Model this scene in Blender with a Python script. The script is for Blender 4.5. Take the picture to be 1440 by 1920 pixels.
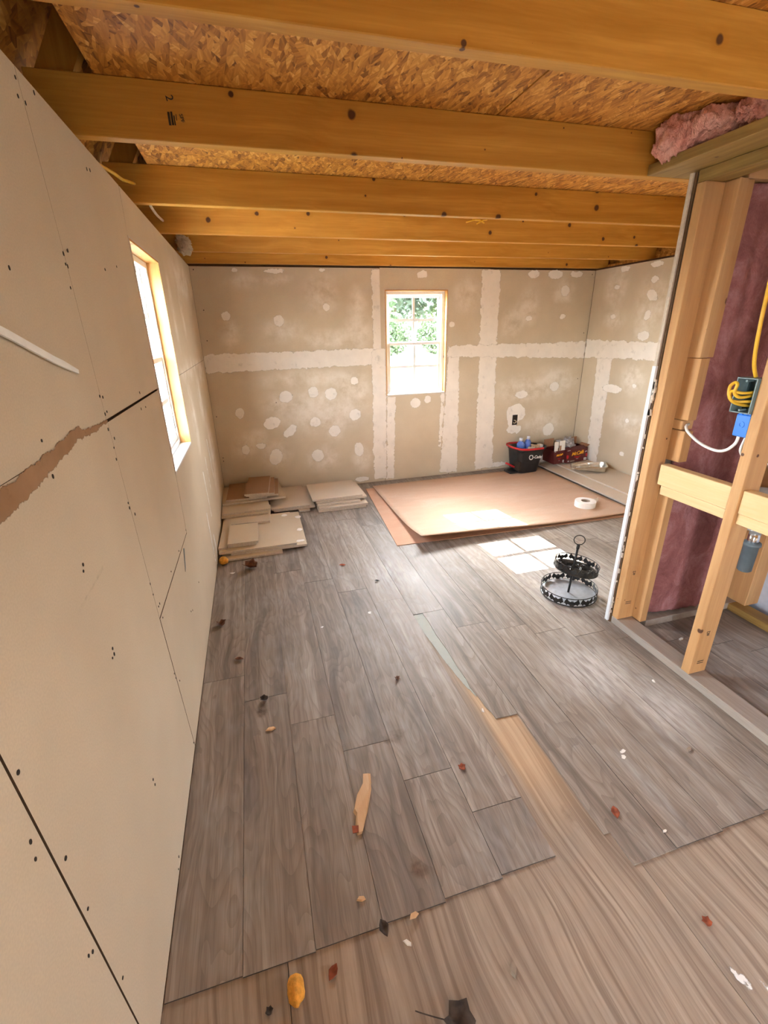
import bpy, bmesh, math, random
from mathutils import Vector, Matrix, Euler, noise as mnoise

for o in list(bpy.data.objects): bpy.data.objects.remove(o)
scene = bpy.context.scene
COL = scene.collection
R = math.radians
random.seed(7)

# ------------------------------------------------------------------ camera
def make_camera():
    cd = bpy.data.cameras.new('camera'); co = bpy.data.objects.new('camera', cd); COL.objects.link(co)
    yaw, pitch, roll = 0.26625, 0.38242, -0.02302
    cy, sy, cp, sp = math.cos(yaw), math.sin(yaw), math.cos(pitch), math.sin(pitch)
    F = Vector((sy*cp, cy*cp, -sp)); Rt = Vector((cy, -sy, 0)); U = Rt.cross(F)
    c, s = math.cos(roll), math.sin(roll)
    R2 = c*Rt + s*U; U2 = -s*Rt + c*U
    M = Matrix((R2, U2, -F)).transposed().to_4x4()
    M.translation = Vector((0.3703, 0.0, 1.4244))
    co.matrix_world = M
    cd.sensor_fit = 'VERTICAL'; cd.sensor_height = 36.0; cd.lens = 849.97/1920*36.0
    cd.clip_start = 0.02; cd.clip_end = 500
    scene.camera = co
make_camera()

# ------------------------------------------------------------------ world, sun, exposure
SUN_DIR = Vector((0.17, -2.19, -1.70)).normalized()
world = bpy.data.worlds.new('sky'); scene.world = world; world.use_nodes = True
wn = world.node_tree.nodes; wl = world.node_tree.links; wn.clear()
sky = wn.new('ShaderNodeTexSky'); sky.sky_type = 'NISHITA'; sky.sun_disc = False
sky.sun_elevation = math.asin(-SUN_DIR.z); sky.sun_rotation = 0.0; sky.air_density = 1.0; sky.dust_density = 1.0
hs = wn.new('ShaderNodeHueSaturation'); hs.inputs['Saturation'].default_value = 0.30
bg = wn.new('ShaderNodeBackground'); bg.inputs['Strength'].default_value = 0.55
wo = wn.new('ShaderNodeOutputWorld')
wl.new(sky.outputs[0], hs.inputs['Color']); wl.new(hs.outputs[0], bg.inputs['Color']); wl.new(bg.outputs[0], wo.inputs[0])
sd = bpy.data.lights.new('sun', 'SUN'); sd.energy = 3.0; sd.angle = R(0.1); sd.color = (1.0, 0.93, 0.82)
so = bpy.data.objects.new('sun', sd); COL.objects.link(so); so.location = (0, 30, 25)
so.rotation_euler = SUN_DIR.to_track_quat('-Z', 'Y').to_euler()
vs = scene.view_settings
vs.view_transform = 'Standard'; vs.look = 'None'; vs.gamma = 1.0; vs.use_curve_mapping = False
vs.exposure = 4.84
scene.cycles.adaptive_threshold = 0.08; scene.cycles.max_bounces = 6; scene.cycles.diffuse_bounces = 4; scene.cycles.glossy_bounces = 2; scene.cycles.transparent_max_bounces = 12

# ------------------------------------------------------------------ room numbers (metres)
W, D, H = 3.723, 4.234, 1.914          # width, far wall, drywall height
YB = -2.3                              # wall behind the camera
ZJ, ZT = 1.930, 2.066                  # joist bottom / top

def portal(loc, rot, sx, sy):
    d = bpy.data.lights.new('daylight_portal', 'AREA'); d.shape = 'RECTANGLE'; d.size = sx; d.size_y = sy
    d.cycles.is_portal = True
    o = bpy.data.objects.new('daylight_portal', d); COL.objects.link(o); o.location = loc; o.rotation_euler = rot
portal((1.877, D+0.12, 1.30), (R(-90), 0, 0), 0.62, 0.92)
portal((-0.12, 2.36, 1.31), (0, R(-90), 0), 0.92, 0.62)
portal((-0.12, -1.05, 0.95), (0, R(-90), 0), 1.9, 0.40)
portal((W+0.12, -1.1, 1.30), (0, R(90), 0), 0.9, 0.40)

# ------------------------------------------------------------------ node helpers
class NT:
    def __init__(self, name, rough=0.7, metal=0.0, spec=None):
        self.m = bpy.data.materials.new(name); self.m.use_nodes = True
        self.t = self.m.node_tree; self.n = self.t.nodes; self.l = self.t.links
        self.b = self.n['Principled BSDF']; self.out = self.n['Material Output']
        self.b.inputs['Roughness'].default_value = rough; self.b.inputs['Metallic'].default_value = metal
        if spec is not None: self.b.inputs['Specular IOR Level'].default_value = spec
    def new(self, k, **kw):
        n = self.n.new(k)
        for a, v in kw.items(): setattr(n, a, v)
        return n
    def lk(self, a, b): self.l.new(a, b)
    def coord(self, kind='Object'): return self.new('ShaderNodeTexCoord').outputs[kind]
    def rand(self): return self.new('ShaderNodeObjectInfo').outputs['Random']
    def mapping(self, v, scale=(1,1,1), rot=(0,0,0), loc=(0,0,0)):
        n = self.new('ShaderNodeMapping'); n.inputs['Scale'].default_value = scale
        n.inputs['Rotation'].default_value = rot; n.inputs['Location'].default_value = loc
        self.lk(v, n.inputs['Vector']); return n.outputs[0]
    def noise(self, v, scale=5, detail=4, rough=0.55, dist=0.0, color=False):
        n = self.new('ShaderNodeTexNoise'); n.inputs['Scale'].default_value = scale; n.inputs['Detail'].default_value = detail
        n.inputs['Roughness'].default_value = rough; n.inputs['Distortion'].default_value = dist
        self.lk(v, n.inputs['Vector']); return n.outputs['Color' if color else 'Fac']
    def voro(self, v, scale=5, feature='F1', out='Distance', rnd=1.0):
        n = self.new('ShaderNodeTexVoronoi'); n.feature = feature; n.inputs['Scale'].default_value = scale
        n.inputs['Randomness'].default_value = rnd
        self.lk(v, n.inputs['Vector']); return n.outputs[out]
    def ramp(self, f, stops, interp='LINEAR'):
        n = self.new('ShaderNodeValToRGB'); cr = n.color_ramp; cr.interpolation = interp
        while len(cr.elements) < len(stops): cr.elements.new(0.5)
        for e, (p, c) in zip(cr.elements, stops):
            e.position = p; e.color = tuple(c)+(1,) if len(c) == 3 else c
        self.lk(f, n.inputs[0]); return n.outputs[0]
    def mix(self, fac, a, b, mode='MIX'):
        n = self.new('ShaderNodeMix', data_type='RGBA', blend_type=mode)
        for s, v in ((n.inputs[0], fac), (n.inputs[6], a), (n.inputs[7], b)):
            if isinstance(v, (int, float)): s.default_value = v
            elif isinstance(v, tuple): s.default_value = v+(1,)
            else: self.lk(v, s)
        return n.outputs[2]
    def math(self, op, a, b=0.0, c=0.0):
        n = self.new('ShaderNodeMath', operation=op)
        for s, v in zip(n.inputs, (a, b, c)):
            if isinstance(v, (int, float)): s.default_value = v
            else: self.lk(v, s)
        return n.outputs[0]
    def vadd(self, v, f, k):
        """shift vector v by scalar socket f times k"""
        n = self.new('ShaderNodeVectorMath', operation='SCALE'); n.inputs[0].default_value = k
        self.lk(f, n.inputs['Scale'])
        a = self.new('ShaderNodeVectorMath', operation='ADD'); self.lk(v, a.inputs[0]); self.lk(n.outputs[0], a.inputs[1])
        return a.outputs[0]
    def mapr(self, f, a, b, c=0.0, d=1.0, smooth=False):
        n = self.new('ShaderNodeMapRange'); n.inputs[1].default_value = a; n.inputs[2].default_value = b
        n.inputs[3].default_value = c; n.inputs[4].default_value = d
        if smooth: n.interpolation_type = 'SMOOTHSTEP'
        self.lk(f, n.inputs[0]); return n.outputs[0]
    def sep(self, v, i):
        n = self.new('ShaderNodeSeparateXYZ'); self.lk(v, n.inputs[0]); return n.outputs[i]
    def color(self, c):
        if isinstance(c, tuple): self.b.inputs['Base Color'].default_value = c+(1,)
        else: self.lk(c, self.b.inputs['Base Color'])
        return self
    def bump(self, h, strength=0.3, dist=0.01):
        n = self.new('ShaderNodeBump'); n.inputs['Strength'].default_value = strength; n.inputs['Distance'].default_value = dist
        self.lk(h, n.inputs['Height']); self.lk(n.outputs[0], self.b.inputs['Normal']); return self

MAT = {}
def plain(name, c, rough=0.6, metal=0.0, var=0.12, scale=30, bump=0.0):
    """one colour with a little mottling"""
    t = NT(name, rough, metal); v = t.coord()
    f = t.noise(v, scale, 3)
    lo = tuple(x*(1-var) for x in c); hi = tuple(min(1, x*(1+var)) for x in c)
    t.color(t.ramp(f, [(0.3, lo), (0.7, hi)]))
    if bump: t.bump(t.noise(v, scale*4, 4), bump, 0.004)
    MAT[name] = t.m; return t.m

def lumber(name, light, dark, axis, knots=True, kc=(0.10, 0.035, 0.012), rough=0.62, kscale=2.2, grain=1.0):
    """sawn softwood with grain running along axis (0,1,2) of the object"""
    t = NT(name, rough); v0 = t.coord(); v = t.vadd(v0, t.rand(), (7.3, 3.1, 11.7))
    sc = [26, 26, 26]; sc[axis] = 1.1
    wob = t.noise(v, 1.7, 2)
    vm = t.vadd(t.mapping(v, tuple(sc)), wob, (2.2, 2.2, 2.2))
    g = t.noise(vm, 1.0, 4, 0.62)
    sc2 = [190, 190, 190]; sc2[axis] = 5
    g2 = t.noise(t.mapping(v, tuple(sc2)), 1.0, 1)
    sc3 = [1.2, 1.2, 1.2]; sc3[axis] = 0.5
    big = t.noise(t.mapping(v, tuple(sc3)), 1.6, 1)
    mid = tuple((a+b)/2 for a, b in zip(light, dark))
    c = t.ramp(g, [(0.28, dark), (0.5, mid), (0.72, light)])
    c = t.mix(t.mapr(g2, 0.35, 0.7, 0.0, 0.35*grain), c, dark)
    c = t.mix(t.mapr(big, 0.35, 0.7, 0.0, 0.30), c, tuple(x*0.72 for x in mid))
    if knots:
        sx_ = [t.sep(v, q) for q in range(3)]
        oth = t.math('ADD', *[sx_[q] for q in range(3) if q != axis])
        cb = t.new('ShaderNodeCombineXYZ'); t.lk(t.math('MULTIPLY', sx_[axis], kscale*1.6), cb.inputs[0]); t.lk(t.math('MULTIPLY', oth, 9.0), cb.inputs[1])
        vo = t.new('ShaderNodeTexVoronoi'); vo.voronoi_dimensions = '2D'; vo.inputs['Scale'].default_value = 1.0; t.lk(cb.outputs[0], vo.inputs['Vector'])
        kv = t.new('ShaderNodeVectorMath', operation='SUBTRACT'); t.lk(cb.outputs[0], kv.inputs[0]); t.lk(vo.outputs['Position'], kv.inputs[1])
        k2 = t.mapping(kv.outputs[0], (1/(kscale*1.6), 1/9.0, 1))
        kl = t.new('ShaderNodeVectorMath', operation='LENGTH'); t.lk(k2, kl.inputs[0])
        # knot radius differs from cell to cell; most cells have none
        kr = t.mapr(t.sep(vo.outputs['Color'], 0), 0.45, 1.0, 0.0005, 0.016)
        kd = t.math('MULTIPLY', t.math('DIVIDE', kl.outputs['Value'], kr), 0.09)
        nz = t.noise(v, 60, 0)
        kd = t.math('ADD', kd, t.math('MULTIPLY', nz, 0.03))
        k = t.mapr(kd, 0.075, 0.11, 1.0, 0.0)
        ring = t.mapr(kd, 0.10, 0.26, 0.45, 0.0)
        c = t.mix(ring, c, dark); c = t.mix(k, c, kc)
    t.color(c); t.bump(g2, 0.12, 0.002)
    MAT[name] = t.m; return t.m

SPR_L, SPR_D = (0.76, 0.405, 0.070), (0.49, 0.215, 0.021)
for ax, nm in enumerate('xyz'):
    lumber('spruce_'+nm, SPR_L, SPR_D, ax)
STUD_L, STUD_D = (0.70, 0.42, 0.19), (0.50, 0.26, 0.10)
lumber('stud_z', STUD_L, STUD_D, 2, kscale=1.6)
lumber('stud_y', (0.86, 0.62, 0.34), (0.70, 0.46, 0.21), 1, kscale=0.8)
lumber('stud_x', STUD_L, STUD_D, 0, kscale=1.6)
lumber('treated_y', (0.46, 0.30, 0.085), (0.20, 0.11, 0.03), 1, kscale=1.6)
lumber('block_z', (0.64, 0.36, 0.15), (0.44, 0.21, 0.07), 2, kscale=3)
lumber('old_plate_y', (0.46, 0.40, 0.35), (0.30, 0.25, 0.205), 1, knots=False)
lumber('jamb_z', (0.66, 0.37, 0.12), (0.46, 0.22, 0.06), 2, kscale=3)
lumber('jamb_y', (0.66, 0.37, 0.12), (0.46, 0.22, 0.06), 1, kscale=3)
lumber('jamb_x', (0.66, 0.37, 0.12), (0.46, 0.22, 0.06), 0, kscale=3)
lumber('shard_y', (0.78, 0.55, 0.33), (0.60, 0.36, 0.18), 1, knots=False)

def osb_mat(name, cols, k=1.0):
    t = NT(name, 0.6); v0 = t.coord(); v = t.vadd(v0, t.rand(), (5.1, 9.7, 2.2))
    def flakes(sx, sy, ang, seed):
        vm = t.mapping(t.mapping(v, (1, 1, 1), (0, 0, R(ang)), (seed, seed*1.7, 0)), (sx*k, sy*k, 1))
        vo = t.new('ShaderNodeTexVoronoi'); vo.inputs['Scale'].default_value = 1.0; vo.voronoi_dimensions = '2D'
        t.lk(vm, vo.inputs['Vector'])
        r1, r2, r3 = (t.sep(vo.outputs['Color'], q) for q in range(3))
        vr = t.new('ShaderNodeVectorRotate', rotation_type='Z_AXIS'); t.lk(v, vr.inputs['Vector'])
        t.lk(t.math('ADD', t.math('MULTIPLY', r1, 1.5), R(-ang)-0.75), vr.inputs['Angle'])
        g = t.noise(t.mapping(vr.outputs[0], (9, 120, 1)), 1.0, 1, 0.6)
        f = t.math('ADD', t.math('MULTIPLY', r2, 0.55), t.math('MULTIPLY', g, 0.75))
        return f, r3
    f, _m = flakes(15, 60, 62, 0.0)
    for sx, sy, ang, seed in ((13, 70, 118, 3.1), (20, 85, 84, 7.7)):
        f2, m = flakes(sx, sy, ang, seed)
        f = t.mix(t.mapr(m, 0.46, 0.48), f, f2)
    f = t.math('SUBTRACT', f, 0.12)
    c = t.ramp(f, [(0.12, cols[0]), (0.4, cols[1]), (0.72, cols[2]), (0.95, cols[3])])
    t.color(c); t.bump(f, 0.5, 0.004)
    MAT[name] = t.m
osb_mat('osb', [(0.17, 0.050, 0.006), (0.50, 0.20, 0.028), (0.73, 0.345, 0.066), (0.92, 0.56, 0.17)])

def drywall(name, c1, c2, speck=0.25):
    t = NT(name, 0.85, spec=0.25); v = t.coord()
    f = t.noise(v, 3.0, 3, 0.6); fi = t.noise(v, 260, 0)
    c = t.ramp(f, [(0.3, c1), (0.7, c2)])
    c = t.mix(t.mapr(fi, 0.3, 0.7, 0.0, speck), c, tuple(x*0.8 for x in c1))
    a = t.new('ShaderNodeAttribute'); a.attribute_name = 'smear'
    sm = t.math('MULTIPLY', t.mapr(a.outputs['Fac'], 0.0, 1.0), t.mapr(t.noise(v, 7, 4, 0.72), 0.36, 0.64))
    c = t.mix(t.math('MULTIPLY', sm, 0.9), c, (0.82, 0.755, 0.67))
    t.color(c); t.bump(fi, 0.08, 0.001); MAT[name] = t.m
drywall('paper', (0.60, 0.495, 0.360), (0.655, 0.545, 0.40))
drywall('paper_back', (0.595, 0.505, 0.380), (0.675, 0.58, 0.445))
drywall('paper_brown', (0.36, 0.215, 0.125), (0.42, 0.26, 0.155))
drywall('paper_grey', (0.62, 0.52, 0.41), (0.67, 0.57, 0.46))
plain('gypsum', (0.60, 0.52, 0.44), 0.9, var=0.1, scale=80, bump=0.3)
plain('gap_dark', (0.03, 0.02, 0.014), 0.9)
plain('sheath_dark', (0.11, 0.06, 0.03), 0.9)

def film(name, col, edge, amp, nscale, maxa=1.0, col2=None):
    """thin coat of joint compound: opacity from the mesh attribute 'd' (metres inside its edge) frayed by noise"""
    t = NT(name, 0.8, spec=0.25); v = t.coord()
    a = t.new('ShaderNodeAttribute'); a.attribute_name = 'd'
    n1 = t.math('SUBTRACT', t.noise(v, nscale, 5, 0.65), 0.5)
    n2 = t.noise(v, 11, 4)
    d = t.math('ADD', a.outputs['Fac'], t.math('MULTIPLY', n1, amp))
    al = t.mapr(d, 0.0, edge, 0.0, maxa, smooth=True)
    if maxa < 0.8: al = t.math('MULTIPLY', al, t.mapr(t.noise(v, 9, 5, 0.7), 0.36, 0.62, 0.05, 1.0))
    else: al = t.math('MULTIPLY', al, t.mapr(t.noise(v, 14, 5, 0.7), 0.25, 0.42, 0.72, 1.0))
    t.color(t.mix(t.mapr(n2, 0.35, 0.7), col, col2 or tuple(x*0.93 for x in col)))
    tr = t.new('ShaderNodeBsdfTransparent'); ms = t.new('ShaderNodeMixShader')
    t.lk(al, ms.inputs[0]); t.lk(tr.outputs[0], ms.inputs[1]); t.lk(t.b.outputs[0], ms.inputs[2]); t.lk(ms.outputs[0], t.out.inputs[0])
    MAT[name] = t.m
film('compound', (0.87, 0.82, 0.76), 0.004, 0.075, 17)
film('compound_dab', (0.90, 0.86, 0.81), 0.003, 0.040, 24)
film('torn_paper', (0.30, 0.17, 0.085), 0.003, 0.03, 30, 1.0, (0.38, 0.22, 0.12))
film('scuff', (0.30, 0.22, 0.16), 0.01, 0.02, 40, 0.5)
film('floor_paint', (0.80, 0.78, 0.76), 0.004, 0.02, 60, 1.0)
film('underlay', (0.42, 0.44, 0.40), 0.002, 0.01, 30, 1.0)
film('stain', (0.17, 0.09, 0.05), 0.02, 0.05, 14, 0.6)

def vinyl(name):
    t = NT(name, 0.48, spec=0.32); v0 = t.coord(); v = t.vadd(v0, t.rand(), (4.7, 13.3, 0.0))
    wob = t.noise(t.mapping(v, (5.0, 1.0, 1)), 1.0, 3)
    g = t.noise(t.vadd(t.mapping(v, (26, 0.7, 1)), wob, (4.0, 0.0, 0)), 1.0, 4, 0.70)
    rings = t.new('ShaderNodeTexWave', wave_type='BANDS', bands_direction='X', wave_profile='SAW'); rings.inputs['Scale'].default_value = 1.0
    rings.inputs['Distortion'].default_value = 1.2; rings.inputs['Detail'].default_value = 3; rings.inputs['Detail Scale'].default_value = 1.5
    t.lk(t.vadd(t.mapping(v, (7, 0.35, 1)), t.noise(t.mapping(v, (6, 1.5, 1)), 1.0, 2), (5.5, 0, 0)), rings.inputs['Vector'])
    fine = t.noise(t.mapping(v, (260, 5, 1)), 1.0, 1)
    dark = t.noise(t.vadd(t.mapping(v, (13, 1.1, 1)), wob, (3, 0, 0)), 1.0, 2, 0.62)
    c = t.ramp(g, [(0.25, (0.120, 0.092, 0.073)), (0.5, (0.270, 0.220, 0.181)), (0.75, (0.430, 0.374, 0.320))])
    c = t.mix(t.mapr(rings.outputs['Fac'], 0.45, 1.0, 0.0, 0.38), c, (0.125, 0.098, 0.080))
    c = t.mix(t.mapr(fine, 0.5, 0.75, 0.0, 0.38), c, (0.10, 0.078, 0.064))
    c = t.mix(t.mapr(dark, 0.53, 0.70, 0.0, 0.65), c, (0.120, 0.096, 0.086))
    tint = t.mapr(t.rand(), 0.0, 1.0, 0.90, 1.12)
    hsv = t.new('ShaderNodeHueSaturation'); t.lk(c, hsv.inputs['Color']); t.lk(tint, hsv.inputs['Value']); c = hsv.outputs[0]
    # drywall dust trodden into the floor: general haze plus the worn places
    p = t.new('ShaderNodeNewGeometry').outputs['Position']
    d1 = t.noise(t.mapping(p, (2.4, 1.6, 1), (0, 0, 0.2)), 1.0, 4, 0.7)
    d2 = t.noise(t.mapping(p, (60, 9, 1), (0, 0, 0.12)), 1.0, 2, 0.65)
    dust = t.mapr(d1, 0.46, 0.72, 0.03, 0.34)
    for (x, y, rx, ry, k) in ((1.66, 1.30, 0.30, 0.30, 0.62), (1.80, 1.05, 0.22, 0.30, 0.55), (1.47, 0.80, 0.05, 0.22, 0.40), (1.05, 2.40, 0.20, 0.40, 0.40), (2.10, 1.95, 0.60, 0.75, 0.55), (1.8, 4.1, 1.3, 0.20, 0.30), (2.4, 1.1, 0.3, 0.4, 0.25)):
        q = t.mapping(p, (1/rx, 1/ry, 0), (0, 0, 0), (-x/rx, -y/ry, 0))
        ln = t.new('ShaderNodeVectorMath', operation='LENGTH'); t.lk(q, ln.inputs[0])
        dust = t.math('MAXIMUM', dust, t.mapr(ln.outputs['Value'], 0.15, 1.0, k, 0.0, smooth=True))
    dust = t.math('MULTIPLY', dust, t.mapr(d2, 0.34, 0.66, 0.35, 1.25))
    c = t.mix(dust, c, (0.58, 0.565, 0.55))
    t.color(c)
    t.lk(t.mapr(d1, 0.4, 0.7, 0.50, 0.68), t.b.inputs['Roughness'])
    t.bump(fine, 0.10, 0.001); MAT[name] = t.m
vinyl('vinyl')
plain('vinyl_shadow_edge', (0.07, 0.06, 0.055), 0.6)  # plank sides painted dark in place of the shadow line at their ends

def plywood(name):
    t = NT(name, 0.75); v0 = t.coord(); v = t.vadd(v0, t.rand(), (3.1, 6.7, 0.0))
    wob = t.noise(t.mapping(v, (1.6, 0.9, 1)), 1.0, 2)
    g = t.noise(t.vadd(t.mapping(v, (20, 0.9, 1)), wob, (5, 0, 0)), 1.0, 6, 0.68)
    lines = t.noise(t.vadd(t.mapping(v, (46, 0.8, 1)), wob, (11, 0, 0)), 1.0, 4, 0.65)
    st = t.noise(t.mapping(v, (2.6, 1.9, 1)), 1.0, 6, 0.68)
    fine = t.noise(t.mapping(v, (190, 12, 1)), 1.0, 3)
    c = t.ramp(g, [(0.25, (0.24, 0.175, 0.128)), (0.5, (0.385, 0.300, 0.228)), (0.75, (0.53, 0.430, 0.335))])
    c = t.mix(t.mapr(lines, 0.46, 0.62, 0.0, 0.80), c, (0.175, 0.122, 0.086))
    c = t.mix(t.mapr(st, 0.40, 0.70, 0.0, 0.62), c, (0.27, 0.225, 0.185))
    c = t.mix(t.mapr(fine, 0.5, 0.75, 0.0, 0.30), c, (0.18, 0.125, 0.09))
    # wood that was covered by the missing plank stayed clean and yellow
    p = t.new('ShaderNodeNewGeometry').outputs['Position']; px, py = t.sep(p, 0), t.sep(p, 1)
    m = t.math('MULTIPLY', t.math('MULTIPLY', t.mapr(px, 1.07, 1.10), t.mapr(px, 1.225, 1.215)), t.mapr(py, 0.72, 0.98))
    c = t.mix(t.math('MULTIPLY', m, 0.75), c, t.ramp(lines, [(0.35, (0.70, 0.50, 0.31)), (0.65, (0.42, 0.26, 0.14))]))
    t.color(c); t.bump(lines, 0.15, 0.002); MAT[name] = t.m
plywood('plywood')

def hardboard(name, c1, c2, sh):
    t = NT(name, 0.85, spec=0.15); v = t.coord(); f = t.noise(t.mapping(v, (2, 9, 1)), 1.0, 6, 0.65); fi = t.noise(v, 120, 2)
    sm = t.noise(t.mapping(v, (1.2, 2.6, 1), (0, 0, 0.3)), 1.0, 6, 0.7)
    c = t.ramp(f, [(0.3, c1), (0.7, c2)]); c = t.mix(t.mapr(sm, 0.5, 0.72, 0.0, sh), c, (0.66, 0.54, 0.44))
    c = t.mix(t.mapr(fi, 0.35, 0.7, 0, 0.2), c, tuple(x*0.75 for x in c1)); t.color(c); MAT[name] = t.m
hardboard('hardboard', (0.57, 0.385, 0.275), (0.63, 0.435, 0.32), 0.6)
hardboard('hardboard_under', (0.58, 0.34, 0.23), (0.63, 0.39, 0.27), 0.2)
plain('hardboard_edge', (0.30, 0.17, 0.09), 0.8)

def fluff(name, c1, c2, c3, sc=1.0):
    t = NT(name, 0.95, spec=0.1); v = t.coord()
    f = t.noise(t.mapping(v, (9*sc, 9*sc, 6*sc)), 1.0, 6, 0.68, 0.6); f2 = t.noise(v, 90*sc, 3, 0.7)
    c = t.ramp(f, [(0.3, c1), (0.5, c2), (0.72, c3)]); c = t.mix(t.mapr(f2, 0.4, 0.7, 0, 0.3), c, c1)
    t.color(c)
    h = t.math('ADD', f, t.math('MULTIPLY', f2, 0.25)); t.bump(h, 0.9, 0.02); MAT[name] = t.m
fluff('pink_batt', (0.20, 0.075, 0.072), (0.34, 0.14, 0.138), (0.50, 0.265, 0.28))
fluff('pink_wool', (0.68, 0.27, 0.22), (0.82, 0.42, 0.35), (0.92, 0.60, 0.51), 1.6)
fluff('kraft_wool', (0.60, 0.50, 0.36), (0.72, 0.62, 0.46), (0.80, 0.70, 0.56), 2)

plain('vinyl_white', (0.82, 0.84, 0.86), 0.35, var=0.03)
plain('white_cable', (0.80, 0.79, 0.76), 0.4, var=0.05)
plain('yellow_cable', (0.80, 0.48, 0.035), 0.4, var=0.1)
plain('box_grey', (0.045, 0.075, 0.085), 0.4, var=0.2)
plain('box_grey_rim', (0.16, 0.23, 0.25), 0.4, var=0.2)
plain('box_blue', (0.02, 0.19, 0.72), 0.35, var=0.08)
plain('black_plastic', (0.018, 0.018, 0.02), 0.4, var=0.3)
plain('black_metal', (0.016, 0.015, 0.015), 0.45, 0.3, var=0.3)
plain('red_plastic', (0.52, 0.02, 0.025), 0.4, var=0.1)
plain('white_print', (0.85, 0.85, 0.85), 0.6, var=0.02)
plain('yellow_print', (0.88, 0.42, 0.02), 0.6, var=0.02)
plain('red_print', (0.50, 0.015, 0.012), 0.6, var=0.05)
plain('maroon_card', (0.105, 0.016, 0.016), 0.45, var=0.15)
plain('brown_card', (0.36, 0.185, 0.10), 0.85, var=0.12)
plain('white_card', (0.82, 0.78, 0.74), 0.7, var=0.04)
plain('blue_liquid', (0.12, 0.22, 0.66), 0.15, var=0.1)
plain('clear_cap', (0.66, 0.70, 0.80), 0.2, var=0.1)
plain('tan_cloth', (0.56, 0.38, 0.24), 0.95, var=0.2, bump=0.4)
plain('pale_cloth', (0.64, 0.58, 0.50), 0.95, var=0.2, bump=0.4)
plain('tape_paper', (0.86, 0.83, 0.79), 0.8, var=0.04)
plain('tape_core', (0.32, 0.25, 0.19), 0.9)
plain('foil', (0.78, 0.76, 0.70), 0.28, 1.0, var=0.12, scale=14, bump=0.5)
plain('galvanised', (0.50, 0.54, 0.60), 0.42, 0.6, var=0.12, scale=40)
plain('chrome', (0.75, 0.76, 0.78), 0.15, 1.0, var=0.02)
plain('drain_grey', (0.11, 0.135, 0.15), 0.5, var=0.15)
plain('ceramic', (0.62, 0.62, 0.58), 0.25, var=0.05)
plain('shower_panel', (0.52, 0.57, 0.68), 0.35, var=0.06)
plain('steel', (0.30, 0.30, 0.30), 0.35, 1.0, var=0.2)
plain('foam_orange', (0.80, 0.38, 0.05), 0.8, var=0.25, scale=60, bump=0.6)
plain('leaf_dry', (0.13, 0.05, 0.022), 0.8, var=0.5, scale=50)
plain('leaf_red', (0.26, 0.06, 0.022), 0.8, var=0.4, scale=50)
plain('leaf_dark', (0.055, 0.04, 0.032), 0.85, var=0.5, scale=50)
plain('chip_white', (0.80, 0.76, 0.70), 0.8, var=0.1)
plain('ink', (0.02, 0.018, 0.017), 0.8)
plain('bag', (0.42, 0.40, 0.42), 0.25, var=0.4, scale=25, bump=0.5)
plain('siding', (0.48, 0.44, 0.38), 0.8)
plain('shingle', (0.12, 0.11, 0.10), 0.9)
plain('bounce_gravel', (0.44, 0.39, 0.35), 0.95, var=0.25, scale=20)
plain('grass', (0.05, 0.064, 0.032), 0.95, var=0.35, scale=1.5)
plain('bark', (0.16, 0.115, 0.08), 0.95, var=0.4, scale=12)
def leafmat(name, c1, c2):
    t = NT(name, 0.5); f = t.noise(t.coord(), 2.2, 3); t.color(t.ramp(f, [(0.3, c1), (0.7, c2)]))
    tl = t.new('ShaderNodeBsdfTranslucent'); tl.inputs[0].default_value = (0.11, 0.15, 0.07, 1)
    ms = t.new('ShaderNodeMixShader'); ms.inputs[0].default_value = 0.35
    t.lk(t.b.outputs[0], ms.inputs[1]); t.lk(tl.outputs[0], ms.inputs[2]); t.lk(ms.outputs[0], t.out.inputs[0]); MAT[name] = t.m
leafmat('foliage_a', (0.05, 0.072, 0.055), (0.11, 0.14, 0.105))
leafmat('foliage_b', (0.05, 0.08, 0.035), (0.11, 0.155, 0.08))
def glass():
    t = NT('glass', 0.05); tr = t.new('ShaderNodeBsdfTransparent'); tr.inputs[0].default_value = (0.97, 0.985, 0.98, 1)
    gl = t.new('ShaderNodeBsdfGlossy'); gl.inputs['Roughness'].default_value = 0.03; ms = t.new('ShaderNodeMixShader')
    ms.inputs[0].default_value = 0.05
    t.lk(tr.outputs[0], ms.inputs[1]); t.lk(gl.outputs[0], ms.inputs[2]); t.lk(ms.outputs[0], t.out.inputs[0]); MAT['glass'] = t.m
glass()

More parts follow.
